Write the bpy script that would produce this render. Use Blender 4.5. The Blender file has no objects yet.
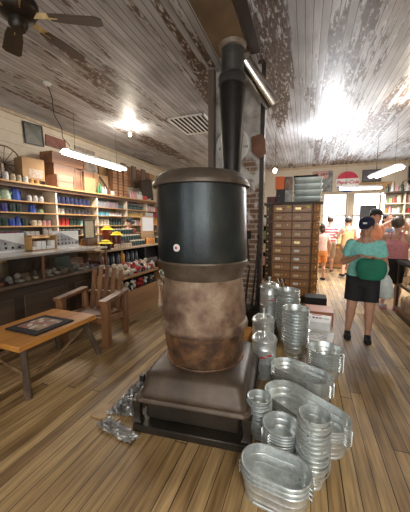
import bpy, bmesh, math, random
from mathutils import Vector, Matrix, Euler
random.seed(7)
PI = math.pi
SC = bpy.context.scene
COL = SC.collection
R = math.radians

# ------------------------------------------------------------------ camera, world, big lights, exposure
cam_d = bpy.data.cameras.new('camera'); cam = bpy.data.objects.new('camera', cam_d); COL.objects.link(cam)
cam_d.sensor_fit = 'VERTICAL'; cam_d.sensor_height = 24.0; cam_d.lens = 24.0 * 275.0 / 512.0
cam_d.clip_start = 0.05; cam_d.clip_end = 200
cam.location = (0, 0, 1.5)
PITCH = math.atan(32 / 275.0)
YAW = math.atan2(100 / 275.0, math.cos(PITCH) + math.sin(PITCH) * 32 / 275.0)
cam.rotation_euler = (PI / 2 - PITCH, 0, YAW)
SC.camera = cam
w = bpy.data.worlds.new('world'); SC.world = w; w.use_nodes = True
w.node_tree.nodes['Background'].inputs[0].default_value = (0.93, 0.96, 1.0, 1)
w.node_tree.nodes['Background'].inputs[1].default_value = 3.0
SC.view_settings.view_transform = 'Standard'; SC.view_settings.look = 'None'
SC.view_settings.gamma = 1; SC.view_settings.use_curve_mapping = False
SC.view_settings.exposure = 0.2


def area(name, loc, rot, sx, sy, power, col=(1, 1, 1)):
    l = bpy.data.lights.new(name, 'AREA'); l.shape = 'RECTANGLE'; l.size = sx; l.size_y = sy
    l.energy = power; l.color = col
    o = bpy.data.objects.new(name, l); COL.objects.link(o); o.location = loc; o.rotation_euler = rot
    return o


area('shopfront_daylight', (1.4, -3.3, 2.0), (R(84), 0, R(8)), 3.4, 2.4, 75, (1.0, 0.98, 0.95))
area('rear_window_daylight', (1.6, 11.45, 1.95), (R(-82), 0, 0), 2.2, 1.5, 130, (0.9, 0.95, 1.0))


# ------------------------------------------------------------------ materials
def nt(name):
    m = bpy.data.materials.new(name); m.use_nodes = True
    return m, m.node_tree.nodes, m.node_tree.links, m.node_tree.nodes['Principled BSDF']


def ramp(nodes, stops):
    r = nodes.new('ShaderNodeValToRGB')
    e = r.color_ramp.elements
    while len(e) < len(stops): e.new(0.5)
    for i, (p, c) in enumerate(stops):
        e[i].position = p; e[i].color = (*c, 1) if len(c) == 3 else c
    return r


def math_n(nodes, links, op, a, b=None):
    n = nodes.new('ShaderNodeMath'); n.operation = op
    for i, v in enumerate((a, b)):
        if v is None: continue
        if isinstance(v, (int, float)): n.inputs[i].default_value = v
        else: links.new(v, n.inputs[i])
    return n.outputs[0]


def mix_n(nodes, links, f, a, b, bt='MIX'):
    n = nodes.new('ShaderNodeMix'); n.data_type = 'RGBA'; n.blend_type = bt
    for idx, v in ((0, f), (6, a), (7, b)):
        if isinstance(v, (int, float)): n.inputs[idx].default_value = v
        elif isinstance(v, tuple): n.inputs[idx].default_value = (*v, 1)
        else: links.new(v, n.inputs[idx])
    return n.outputs[2]


_mc = {}


def M(name, c, c2=None, rough=0.55, metal=0.0, scale=6.0, stretch=(1, 1, 1), bump=0.0, lo=0.35, hi=0.65, emit=0, detail=4):
    if name in _mc: return _mc[name]
    m, N, L, B = nt(name)
    B.inputs['Roughness'].default_value = rough; B.inputs['Metallic'].default_value = metal
    if c2 is None: c2 = tuple(x * 0.82 for x in c)
    tc = N.new('ShaderNodeTexCoord'); mp = N.new('ShaderNodeMapping'); mp.inputs['Scale'].default_value = stretch
    L.new(tc.outputs['Object'], mp.inputs[0])
    nz = N.new('ShaderNodeTexNoise'); nz.inputs['Scale'].default_value = scale; nz.inputs['Detail'].default_value = detail
    L.new(mp.outputs[0], nz.inputs['Vector'])
    r = ramp(N, [(lo, c2), (hi, c)]); L.new(nz.outputs[0], r.inputs[0]); L.new(r.outputs[0], B.inputs['Base Color'])
    if bump:
        b = N.new('ShaderNodeBump'); b.inputs['Strength'].default_value = bump; b.inputs['Distance'].default_value = 0.01
        L.new(nz.outputs[0], b.inputs['Height']); L.new(b.outputs[0], B.inputs['Normal'])
    if emit:
        B.inputs['Emission Color'].default_value = (*c, 1); B.inputs['Emission Strength'].default_value = emit
    _mc[name] = m
    return m


def wood(name, c, c2, ax=1, rough=0.5, scale=9.0):
    s = [1, 1, 1]; s[ax] = 0.08
    return M(name, c, c2, rough, 0, scale, tuple(s), 0.15, 0.3, 0.7, detail=6)


def boards_base(m, N, L, width, ax):
    tc = N.new('ShaderNodeTexCoord'); sp = N.new('ShaderNodeSeparateXYZ'); L.new(tc.outputs['Object'], sp.inputs[0])
    u = math_n(N, L, 'DIVIDE', sp.outputs[ax], width)
    idx = math_n(N, L, 'FLOOR', u); fr = math_n(N, L, 'FRACT', u)
    wn = N.new('ShaderNodeTexWhiteNoise'); wn.noise_dimensions = '1D'; L.new(idx, wn.inputs['W'])
    d = math_n(N, L, 'ABSOLUTE', math_n(N, L, 'SUBTRACT', fr, 0.5))
    return tc, sp, idx, fr, wn, d


def floor_mat():
    m, N, L, B = nt('worn_floor_boards')
    tc, sp, idx, fr, wn, d = boards_base(m, N, L, 0.088, 0)
    v = math_n(N, L, 'ADD', math_n(N, L, 'DIVIDE', sp.outputs[1], 2.6), math_n(N, L, 'MULTIPLY', wn.outputs[0], 7.3))
    ji = math_n(N, L, 'FLOOR', v); jf = math_n(N, L, 'FRACT', v)
    cv = N.new('ShaderNodeCombineXYZ'); L.new(idx, cv.inputs[0]); L.new(ji, cv.inputs[1])
    w2 = N.new('ShaderNodeTexWhiteNoise'); w2.noise_dimensions = '2D'; L.new(cv.outputs[0], w2.inputs['Vector'])
    tone = ramp(N, [(0.0, (0.25, 0.15, 0.06)), (0.5, (0.43, 0.285, 0.125)), (1.0, (0.58, 0.41, 0.2))])
    L.new(w2.outputs[0], tone.inputs[0])
    mp = N.new('ShaderNodeMapping'); mp.inputs['Scale'].default_value = (30, 1.6, 1); L.new(tc.outputs['Object'], mp.inputs[0])
    g = N.new('ShaderNodeTexNoise'); g.inputs['Scale'].default_value = 1.3; g.inputs['Detail'].default_value = 7; L.new(mp.outputs[0], g.inputs['Vector'])
    gr = ramp(N, [(0.33, (0.36, 0.32, 0.28)), (0.62, (1, 1, 1))]); L.new(g.outputs[0], gr.inputs[0])
    c = mix_n(N, L, 0.75, tone.outputs[0], gr.outputs[0], 'MULTIPLY')
    n2 = N.new('ShaderNodeTexNoise'); n2.inputs['Scale'].default_value = 1.1; n2.inputs['Detail'].default_value = 5; L.new(tc.outputs['Object'], n2.inputs['Vector'])
    r2 = ramp(N, [(0.33, (0.5, 0.45, 0.38)), (0.6, (1.1, 1.08, 1.04))]); L.new(n2.outputs[0], r2.inputs[0])
    c = mix_n(N, L, 0.8, c, r2.outputs[0], 'MULTIPLY')
    gapw = math_n(N, L, 'SUBTRACT', 0.482, math_n(N, L, 'MULTIPLY', math_n(N, L, 'POWER', wn.outputs[0], 3.0), 0.035))
    gap = math_n(N, L, 'GREATER_THAN', d, gapw)
    jg = math_n(N, L, 'LESS_THAN', jf, 0.003)
    gg = math_n(N, L, 'MAXIMUM', gap, jg)
    c = mix_n(N, L, gg, c, (0.03, 0.02, 0.012))
    L.new(c, B.inputs['Base Color'])
    rr = ramp(N, [(0.3, (0.48,) * 3), (0.7, (0.7,) * 3)]); L.new(n2.outputs[0], rr.inputs[0]); L.new(rr.outputs[0], B.inputs['Roughness'])
    b = N.new('ShaderNodeBump'); b.inputs['Distance'].default_value = 0.006; b.inputs['Strength'].default_value = 0.6
    h = math_n(N, L, 'SUBTRACT', math_n(N, L, 'MULTIPLY', g.outputs[0], 0.3), gg)
    L.new(h, b.inputs['Height']); L.new(b.outputs[0], B.inputs['Normal'])
    return m


def ceiling_mat():
    m, N, L, B = nt('peeling_ceiling_boards')
    tc, sp, idx, fr, wn, d = boards_base(m, N, L, 0.085, 0)
    # broad zones where paint has come off
    mp = N.new('ShaderNodeMapping'); mp.inputs['Scale'].default_value = (1.25, 0.3, 1); L.new(tc.outputs['Object'], mp.inputs[0])
    z = N.new('ShaderNodeTexNoise'); z.inputs['Scale'].default_value = 1.15; z.inputs['Detail'].default_value = 3; L.new(mp.outputs[0], z.inputs['Vector'])
    mp2 = N.new('ShaderNodeMapping'); mp2.inputs['Scale'].default_value = (9, 1.1, 1); L.new(tc.outputs['Object'], mp2.inputs[0])
    f = N.new('ShaderNodeTexNoise'); f.inputs['Scale'].default_value = 1.6; f.inputs['Detail'].default_value = 9; f.inputs['Roughness'].default_value = 0.68
    L.new(mp2.outputs[0], f.inputs['Vector'])
    # per board jitter so flaking stops at board edges
    s = math_n(N, L, 'ADD', math_n(N, L, 'MULTIPLY', z.outputs[0], 1.5), math_n(N, L, 'MULTIPLY', f.outputs[0], 0.95))
    s = math_n(N, L, 'ADD', s, math_n(N, L, 'MULTIPLY', wn.outputs[0], 0.26))
    peel = ramp(N, [(0.0, (0, 0, 0)), (1.0, (1, 1, 1))])
    s = math_n(N, L, 'MULTIPLY', math_n(N, L, 'SUBTRACT', s, 1.42), 14.0)
    peelc = N.new('ShaderNodeClamp'); L.new(s, peelc.inputs[0])
    paint = ramp(N, [(0.0, (0.44, 0.45, 0.48)), (1.0, (0.66, 0.68, 0.73))]); L.new(wn.outputs[0], paint.inputs[0])
    st = N.new('ShaderNodeTexNoise'); st.inputs['Scale'].default_value = 5; st.inputs['Detail'].default_value = 8; L.new(mp.outputs[0], st.inputs['Vector'])
    sr = ramp(N, [(0.32, (0.5, 0.47, 0.45)), (0.6, (1, 1, 1))]); L.new(st.outputs[0], sr.inputs[0])
    p = mix_n(N, L, 0.8, paint.outputs[0], sr.outputs[0], 'MULTIPLY')
    fl = N.new('ShaderNodeTexNoise'); fl.inputs['Scale'].default_value = 5; fl.inputs['Detail'].default_value = 6
    mp3 = N.new('ShaderNodeMapping'); mp3.inputs['Scale'].default_value = (7, 2.2, 1); L.new(tc.outputs['Object'], mp3.inputs[0]); L.new(mp3.outputs[0], fl.inputs['Vector'])
    bare = ramp(N, [(0.35, (0.05, 0.03, 0.022)), (0.57, (0.15, 0.095, 0.068)), (0.6, (0.45, 0.44, 0.43)), (0.75, (0.6, 0.6, 0.6))])
    L.new(fl.outputs[0], bare.inputs[0])
    c = mix_n(N, L, peelc.outputs[0], p, bare.outputs[0])
    gap = math_n(N, L, 'GREATER_THAN', d, 0.44)
    c = mix_n(N, L, math_n(N, L, 'MULTIPLY', gap, 0.85), c, (0.09, 0.075, 0.07))
    L.new(c, B.inputs['Base Color']); B.inputs['Roughness'].default_value = 0.45
    b = N.new('ShaderNodeBump'); b.inputs['Distance'].default_value = 0.012; b.inputs['Strength'].default_value = 0.7
    h = math_n(N, L, 'SUBTRACT', math_n(N, L, 'MULTIPLY', f.outputs[0], 0.6), math_n(N, L, 'ADD', gap, math_n(N, L, 'MULTIPLY', peelc.outputs[0], 0.35)))
    L.new(h, b.inputs['Height']); L.new(b.outputs[0], B.inputs['Normal'])
    return m


def plank_wall_mat(name, c, c2, width, ax):
    m, N, L, B = nt(name)
    tc, sp, idx, fr, wn, d = boards_base(m, N, L, width, ax)
    t = ramp(N, [(0, c2), (1, c)]); L.new(wn.outputs[0], t.inputs[0])
    n = N.new('ShaderNodeTexNoise'); n.inputs['Scale'].default_value = 3; n.inputs['Detail'].default_value = 6; L.new(tc.outputs['Object'], n.inputs['Vector'])
    r = ramp(N, [(0.35, (0.82, 0.8, 0.78)), (0.6, (1, 1, 1))]); L.new(n.outputs[0], r.inputs[0])
    cc = mix_n(N, L, 0.8, t.outputs[0], r.outputs[0], 'MULTIPLY')
    gap = math_n(N, L, 'GREATER_THAN', d, 0.485)
    cc = mix_n(N, L, gap, cc, tuple(x * 0.35 for x in c)); L.new(cc, B.inputs['Base Color'])
    B.inputs['Roughness'].default_value = 0.5
    return m


def brick_mat():
    m, N, L, B = nt('old_brick_with_flaking_whitewash')
    tc = N.new('ShaderNodeTexCoord'); sp = N.new('ShaderNodeSeparateXYZ'); L.new(tc.outputs['Object'], sp.inputs[0])
    cv = N.new('ShaderNodeCombineXYZ'); L.new(math_n(N, L, 'ADD', sp.outputs[0], sp.outputs[1]), cv.inputs[0]); L.new(sp.outputs[2], cv.inputs[1])
    bt = N.new('ShaderNodeTexBrick'); bt.inputs['Scale'].default_value = 1.0
    bt.inputs['Brick Width'].default_value = 0.21; bt.inputs['Row Height'].default_value = 0.075; bt.inputs['Mortar Size'].default_value = 0.011
    bt.inputs['Color1'].default_value = (0.16, 0.085, 0.05, 1); bt.inputs['Color2'].default_value = (0.3, 0.19, 0.12, 1); bt.inputs['Mortar'].default_value = (0.42, 0.36, 0.3, 1)
    L.new(cv.outputs[0], bt.inputs['Vector'])
    n = N.new('ShaderNodeTexNoise'); n.inputs['Scale'].default_value = 4.5; n.inputs['Detail'].default_value = 8; L.new(tc.outputs['Object'], n.inputs['Vector'])
    # whitewash survives higher up the stack
    s = math_n(N, L, 'ADD', n.outputs[0], math_n(N, L, 'MULTIPLY', math_n(N, L, 'SUBTRACT', sp.outputs[2], 2.0), 0.28))
    s = math_n(N, L, 'MULTIPLY', math_n(N, L, 'SUBTRACT', s, 0.5), 12)
    cl = N.new('ShaderNodeClamp'); L.new(s, cl.inputs[0])
    wc = ramp(N, [(0.3, (0.3, 0.27, 0.24)), (0.58, (0.68, 0.66, 0.63))]); L.new(n.outputs[0], wc.inputs[0])
    c = mix_n(N, L, cl.outputs[0], bt.outputs[0], wc.outputs[0]); L.new(c, B.inputs['Base Color'])
    B.inputs['Roughness'].default_value = 0.85
    b = N.new('ShaderNodeBump'); b.inputs['Distance'].default_value = 0.01; b.invert = True
    L.new(bt.outputs['Fac'], b.inputs['Height']); L.new(b.outputs[0], B.inputs['Normal'])
    return m


def galv_mat():
    m, N, L, B = nt('galvanised_steel')
    tc = N.new('ShaderNodeTexCoord')
    v = N.new('ShaderNodeTexVoronoi'); v.inputs['Scale'].default_value = 80; L.new(tc.outputs['Object'], v.inputs['Vector'])
    n = N.new('ShaderNodeTexNoise'); n.inputs['Scale'].default_value = 12; n.inputs['Detail'].default_value = 5; L.new(tc.outputs['Object'], n.inputs['Vector'])
    a = ramp(N, [(0.0, (0.62, 0.67, 0.66)), (1.0, (0.84, 0.88, 0.87))]); L.new(v.outputs['Color'], a.inputs[0])
    b = ramp(N, [(0.35, (0.72, 0.74, 0.74)), (0.65, (1, 1, 1))]); L.new(n.outputs[0], b.inputs[0])
    L.new(mix_n(N, L, 0.8, a.outputs[0], b.outputs[0], 'MULTIPLY'), B.inputs['Base Color'])
    B.inputs['Metallic'].default_value = 0.7
    r = ramp(N, [(0.0, (0.27,) * 3), (1.0, (0.33,) * 3)]); L.new(v.outputs['Color'], r.inputs[0]); L.new(r.outputs[0], B.inputs['Roughness'])
    return m


def stove_mat(name, cols, rough, metal=0.35, sc=5.0):
    """blotchy cast iron: three tones picked by layered noise"""
    m, N, L, B = nt(name)
    tc = N.new('ShaderNodeTexCoord')
    n = N.new('ShaderNodeTexNoise'); n.inputs['Scale'].default_value = sc; n.inputs['Detail'].default_value = 9; n.inputs['Roughness'].default_value = 0.62
    L.new(tc.outputs['Object'], n.inputs['Vector'])
    k = len(cols)
    r = ramp(N, [(0.3 + 0.4 * i / (k - 1), c) for i, c in enumerate(cols)]); L.new(n.outputs[0], r.inputs[0]); L.new(r.outputs[0], B.inputs['Base Color'])
    B.inputs['Roughness'].default_value = rough; B.inputs['Metallic'].default_value = metal
    f = N.new('ShaderNodeTexNoise'); f.inputs['Scale'].default_value = 60; f.inputs['Detail'].default_value = 3; L.new(tc.outputs['Object'], f.inputs['Vector'])
    b = N.new('ShaderNodeBump'); b.inputs['Strength'].default_value = 0.25; b.inputs['Distance'].default_value = 0.004
    L.new(f.outputs[0], b.inputs['Height']); L.new(b.outputs[0], B.inputs['Normal'])
    return m


def stripe_mat(name, c1, c2, w_):
    m, N, L, B = nt(name)
    tc = N.new('ShaderNodeTexCoord'); sp = N.new('ShaderNodeSeparateXYZ'); L.new(tc.outputs['Object'], sp.inputs[0])
    f = math_n(N, L, 'FRACT', math_n(N, L, 'DIVIDE', sp.outputs[2], w_))
    L.new(mix_n(N, L, math_n(N, L, 'GREATER_THAN', f, 0.5), c1, c2), B.inputs['Base Color']); B.inputs['Roughness'].default_value = 0.85
    return m


def glass_mat():
    m, N, L, B = nt('clear_glass')
    B.inputs['Base Color'].default_value = (0.96, 0.98, 0.97, 1); B.inputs['Roughness'].default_value = 0.02
    B.inputs['Transmission Weight'].default_value = 1.0; B.inputs['IOR'].default_value = 1.45
    return m


def checker_mat():
    m, N, L, B = nt('faded_bandana_print')
    tc = N.new('ShaderNodeTexCoord')
    v = N.new('ShaderNodeTexVoronoi'); v.inputs['Scale'].default_value = 13; L.new(tc.outputs['Object'], v.inputs['Vector'])
    n = N.new('ShaderNodeTexNoise'); n.inputs['Scale'].default_value = 8; L.new(tc.outputs['Object'], n.inputs['Vector'])
    a = ramp(N, [(0.35, (0.42, 0.12, 0.09)), (0.5, (0.16, 0.09, 0.06)), (0.62, (0.35, 0.24, 0.14))]); L.new(n.outputs[0], a.inputs[0])
    r = ramp(N, [(0.28, (1, 1, 1)), (0.36, (0, 0, 0))]); L.new(v.outputs['Distance'], r.inputs[0])
    L.new(mix_n(N, L, r.outputs[0], a.outputs[0], (0.6, 0.52, 0.45)), B.inputs['Base Color'])
    return m


GALV = galv_mat(); GLASS = glass_mat(); BRICK = brick_mat()
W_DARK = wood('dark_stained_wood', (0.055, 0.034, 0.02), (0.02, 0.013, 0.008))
W_MID = wood('brown_oiled_wood', (0.2, 0.09, 0.035), (0.09, 0.04, 0.016))
W_CHAIR = wood('reddish_chair_wood', (0.27, 0.125, 0.048), (0.11, 0.045, 0.018), 2)
W_TABLE = wood('orange_varnished_pine', (0.62, 0.29, 0.07), (0.42, 0.17, 0.035), 1, 0.3)
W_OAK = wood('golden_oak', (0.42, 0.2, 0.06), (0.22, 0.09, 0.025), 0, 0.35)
W_SHELF = wood('shelf_pine_edge', (0.55, 0.32, 0.12), (0.38, 0.2, 0.07), 1)
W_CRATE = wood('old_crate_wood', (0.27, 0.125, 0.055), (0.14, 0.06, 0.028), 1)
W_GREY = wood('weathered_grey_wood', (0.2, 0.15, 0.11), (0.1, 0.075, 0.055), 2)
LOGM = M('bark_on_log', (0.12, 0.075, 0.045), (0.045, 0.03, 0.02), 0.8, 0, 14, (1, 1, .3), 0.5)
BRANCH = M('peeled_branch', (0.3, 0.18, 0.09), (0.14, 0.08, 0.04), 0.6, 0, 12, (1, 1, .4), 0.3)
CARD = M('cardboard', (0.4, 0.25, 0.12), (0.32, 0.19, 0.09), 0.8, scale=3)
BLACK = M('black_metal', (0.02, 0.02, 0.022), (0.01, 0.01, 0.011), 0.4, 0.3)
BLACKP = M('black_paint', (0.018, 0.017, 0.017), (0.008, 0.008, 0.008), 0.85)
WHITE = M('white_enamel', (0.8, 0.8, 0.78), (0.7, 0.7, 0.68), 0.35)
CREAM = M('cream_paint', (0.72, 0.64, 0.5), (0.62, 0.55, 0.43), 0.5)
PAPER = M('white_paper', (0.82, 0.82, 0.8), (0.72, 0.72, 0.7), 0.8, scale=4)
PRINTG = M('grey_print', (0.5, 0.5, 0.5), (0.05, 0.05, 0.05), 0.7, scale=30, lo=0.45, hi=0.55)
RED = M('red_paint', (0.65, 0.03, 0.03), (0.5, 0.02, 0.02), 0.35)
STEEL = M('polished_steel', (0.8, 0.8, 0.82), (0.7, 0.7, 0.72), 0.16, 1.0)
BRASS = M('aged_brass', (0.75, 0.58, 0.3), (0.5, 0.36, 0.16), 0.35, 0.8, 20)
TUBE_E = M('lit_tube', (1.0, 0.97, 0.95), (1.0, 0.97, 0.95), 0.5, emit=9)
BULB_E = M('lit_bulb', (1.0, 0.86, 0.62), (1.0, 0.86, 0.62), 0.5, emit=14)


# ------------------------------------------------------------------ mesh builder
class MB:
    def __init__(s): s.b = bmesh.new()

    def _tr(s, vs, mat): bmesh.ops.transform(s.b, matrix=mat, verts=vs)

    def box(s, c, d, rot=None, bev=0.0):
        r = bmesh.ops.create_cube(s.b, size=1.0); vs = r['verts']
        s._tr(vs, Matrix.Diagonal((*d, 1)))
        if bev:
            es = list({e for v in vs for e in v.link_edges})
            q = bmesh.ops.bevel(s.b, geom=es, offset=bev, segments=1, affect='EDGES', profile=0.5)
            vs = list({v for f in q['faces'] for v in f.verts} | {v for v in vs if v.is_valid})
            vs = [v for v in vs if v.is_valid]
        mt = Matrix.Translation(c)
        if rot is not None: mt = mt @ Euler(rot).to_matrix().to_4x4()
        s._tr(vs, mt); return s

    def b2(s, x0, x1, y0, y1, z0, z1, bev=0.0):
        return s.box(((x0 + x1) / 2, (y0 + y1) / 2, (z0 + z1) / 2), (abs(x1 - x0), abs(y1 - y0), abs(z1 - z0)), None, bev)

    def beam(s, p0, p1, wd, th, roll=0.0):
        p0, p1 = Vector(p0), Vector(p1); d = p1 - p0
        r = bmesh.ops.create_cube(s.b, size=1.0)
        s._tr(r['verts'], Matrix.Translation((p0 + p1) / 2) @ d.to_track_quat('Z', 'Y').to_matrix().to_4x4() @ Matrix.Rotation(roll, 4, 'Z') @ Matrix.Diagonal((wd, th, d.length, 1)))
        return s

    def tube(s, p0, p1, r0, r1=None, seg=14, cap=True):
        if r1 is None: r1 = r0
        p0, p1 = Vector(p0), Vector(p1); d = p1 - p0
        r = bmesh.ops.create_cone(s.b, cap_ends=cap, segments=seg, radius1=r0, radius2=r1, depth=d.length)
        s._tr(r['verts'], Matrix.Translation((p0 + p1) / 2) @ d.to_track_quat('Z', 'Y').to_matrix().to_4x4())
        return s

    def ell(s, c, rad, rot=None, u=16, v=12):
        r = bmesh.ops.create_uvsphere(s.b, u_segments=u, v_segments=v, radius=1.0)
        mt = Matrix.Translation(c)
        if rot is not None: mt = mt @ Euler(rot).to_matrix().to_4x4()
        if isinstance(rad, (int, float)): rad = (rad,) * 3
        s._tr(r['verts'], mt @ Matrix.Diagonal((*rad, 1))); return s

    def cap(s, p0, p1, r0, r1, seg=12):
        s.tube(p0, p1, r0, r1, seg); s.ell(p0, r0, None, seg, 8); s.ell(p1, r1, None, seg, 8); return s

    def path(s, pts, r, seg=8, closed=False):
        P = [Vector(p) for p in pts]; n = len(P)
        rs = r if isinstance(r, (list, tuple)) else [r] * n
        rings = []; prev = None
        for i, p in enumerate(P):
            if closed: t = (P[(i + 1) % n] - P[i - 1])
            else: t = P[min(i + 1, n - 1)] - P[max(i - 1, 0)]
            t.normalize()
            if prev is None: a = t.orthogonal().normalized()
            else:
                a = prev - t * prev.dot(t); a = a.normalized() if a.length > 1e-6 else t.orthogonal().normalized()
            prev = a; b = t.cross(a)
            rings.append([s.b.verts.new(p + (a * math.cos(2 * PI * k / seg) + b * math.sin(2 * PI * k / seg)) * rs[i]) for k in range(seg)])
        m = n if closed else n - 1
        for i in range(m):
            A, Bq = rings[i], rings[(i + 1) % n]
            for k in range(seg): s.b.faces.new((A[k], A[(k + 1) % seg], Bq[(k + 1) % seg], Bq[k]))
        if not closed: s.b.faces.new(rings[0][::-1]); s.b.faces.new(rings[-1])
        return s

    def rings(s, loops, close_ends=True, wrap=False):
        rs = [[s.b.verts.new(p) for p in lp] for lp in loops]; n = len(rs[0])
        m = len(rs) if wrap else len(rs) - 1
        for i in range(m):
            A, Bq = rs[i], rs[(i + 1) % len(rs)]
            for k in range(n): s.b.faces.new((A[k], A[(k + 1) % n], Bq[(k + 1) % n], Bq[k]))
        if close_ends and not wrap: s.b.faces.new(rs[0][::-1]); s.b.faces.new(rs[-1])
        return s

    def lathe(s, prof, c=(0, 0, 0), seg=24):
        c = Vector(c)
        return s.rings([[c + Vector((max(r, 1e-4) * math.cos(2 * PI * k / seg), max(r, 1e-4) * math.sin(2 * PI * k / seg), z)) for k in range(seg)] for r, z in prof])

    def prism(s, poly, z0, z1):
        return s.rings([[Vector((x, y, z0)) for x, y in poly], [Vector((x, y, z1)) for x, y in poly]])

    def done(s, name, mat, smooth=True, ang=40):
        me = bpy.data.meshes.new(name)
        bmesh.ops.recalc_face_normals(s.b, faces=s.b.faces)
        s.b.to_mesh(me); s.b.free()
        for mm in (mat if isinstance(mat, (list, tuple)) else [mat]): me.materials.append(mm)
        if smooth:
            me.shade_smooth()
            try: me.set_sharp_from_angle(angle=R(ang))
            except Exception: pass
        return me


def link(name, me, parent=None, loc=None, rz=0.0):
    o = bpy.data.objects.new(name, me); COL.objects.link(o)
    if parent is not None: o.parent = parent
    if loc is not None: o.location = loc
    if rz: o.rotation_euler = (0, 0, rz)
    return o


def tag(o, label=None, cat=None, group=None, kind=None):
    if label: o['label'] = label
    if cat: o['category'] = cat
    if group: o['group'] = group
    if kind: o['kind'] = kind
    return o


def thing(name, label, cat, loc=(0, 0, 0), rz=0.0, group=None):
    return tag(link(name, None, None, loc, rz), label, cat, group)


def part(name, mb, mat, parent, smooth=True):
    """mb in the parent's own coordinates"""
    return link(name, mb.done(name, mat, smooth), parent)


def single(name, mb, mat, label, cat, loc=(0, 0, 0), rz=0.0, group=None):
    return tag(link(name, mb.done(name, mat), None, loc, rz), label, cat, group)


def struct(name, mb, mat, parent=None):
    o = link(name, mb.done(name, mat), parent)
    if parent is None: o['kind'] = 'structure'
    return o


def dup(o, loc=None, rz=None, label=None, group=None, parent=None):
    c = o.copy(); COL.objects.link(c)
    if parent is not None: c.parent = parent
    if loc is not None: c.location = loc
    if rz is not None: c.rotation_euler = (0, 0, rz)
    if label: c['label'] = label
    if group: c['group'] = group
    for ch in list(o.children): dup(ch, parent=c)
    return c


def text_mesh(s, size, ext=0.003, shear=0.0, bold=0.0):
    cu = bpy.data.curves.new('lettering', 'FONT'); cu.body = s; cu.size = size; cu.extrude = ext; cu.shear = shear; cu.offset = bold
    cu.align_x = 'CENTER'; cu.align_y = 'CENTER'; cu.resolution_u = 3
    o = bpy.data.objects.new('lettering', cu); COL.objects.link(o)
    me = bpy.data.meshes.new_from_object(o.evaluated_get(bpy.context.evaluated_depsgraph_get()))
    bpy.data.objects.remove(o); return me


def lettering(s, size, mat, parent, loc, rot, shear=0.0, bold=0.0):
    me = text_mesh(s, size, 0.002, shear, bold); me.materials.clear(); me.materials.append(mat)
    o = link('lettering', me, parent, loc); o.rotation_euler = rot; return o


ORD = ['first', 'second', 'third', 'fourth', 'fifth', 'sixth', 'seventh', 'eighth', 'ninth', 'tenth', 'eleventh', 'twelfth', 'thirteenth', 'fourteenth', 'fifteenth', 'sixteenth', 'seventeenth', 'eighteenth', 'nineteenth', 'twentieth']

# ------------------------------------------------------------------ room shell
XL, XR, YB, YF, HC = -5.5, 3.3, 11.7, -3.4, 3.7
struct('floor', MB().b2(XL, XR, YF, YB, -0.1, 0), floor_mat())
struct('ceiling', MB().b2(XL, XR, YF, YB, HC, HC + 0.1), ceiling_mat())
WALLM = plank_wall_mat('cream_plank_wall', (0.66, 0.57, 0.44), (0.6, 0.52, 0.4), 0.22, 2)
struct('wall_left', MB().b2(XL - 0.1, XL, YF, YB, 0, HC), WALLM)
struct('wall_right', MB().b2(XR, XR + 0.1, YF, YB, 0, HC), WALLM)
WX = [(0.62, 1.46), (1.66, 2.56)]; WZ = (1.0, 2.62)
mb = MB()
mb.b2(XL, WX[0][0], YB, YB + 0.15, 0, HC); mb.b2(WX[0][1], WX[1][0], YB, YB + 0.15, 0, HC); mb.b2(WX[1][1], XR, YB, YB + 0.15, 0, HC)
for a, b in WX: mb.b2(a, b, YB, YB + 0.15, 0, WZ[0]); mb.b2(a, b, YB, YB + 0.15, WZ[1], HC)
struct('wall_back', mb, M('cream_plaster', (0.64, 0.57, 0.46), (0.55, 0.48, 0.38), 0.7, scale=1.5))
FRAME = wood('window_trim_wood', (0.5, 0.4, 0.28), (0.38, 0.3, 0.2), 2)
for i, (a, b) in enumerate(WX):
    mb = MB(); t = 0.09
    mb.b2(a - t, a, YB - 0.03, YB, WZ[0] - t, WZ[1] + t); mb.b2(b, b + t, YB - 0.03, YB, WZ[0] - t, WZ[1] + t)
    mb.b2(a, b, YB - 0.03, YB, WZ[1], WZ[1] + t); mb.b2(a - 0.03, b + 0.03, YB - 0.07, YB, WZ[0] - 0.05, WZ[0])
    mb.b2(a, b, YB + 0.04, YB + 0.08, 1.78, 1.84)
    for x in (a, b - 0.04): mb.b2(x, x + 0.04, YB + 0.04, YB + 0.08, WZ[0], WZ[1])
    wo = struct('window_%d' % (i + 1), mb, FRAME)
    link('window_pane', MB().b2(a + 0.04, b - 0.04, YB + 0.055, YB + 0.065, WZ[0], WZ[1]).done('window_pane', GLASS), wo)
struct('trim_1', MB().b2(XL, XR, YB - 0.04, YB, HC - 0.08, HC), FRAME)
struct('trim_2', MB().b2(XL, XL + 0.04, YF, YB - 0.04, HC - 0.06, HC), FRAME)

mb = MB(); mb.b2(XL, XR, YF - 0.12, YF, 0, 0.5); mb.b2(XL, XR, YF - 0.12, YF, 2.6, HC)
for a, b in ((XL, -3.4), (-1.4, -0.6), (0.6, 1.2), (2.9, XR)): mb.b2(a, b, YF - 0.12, YF, 0.5, 2.6)
struct('wall_front', mb, WALLM)
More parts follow.
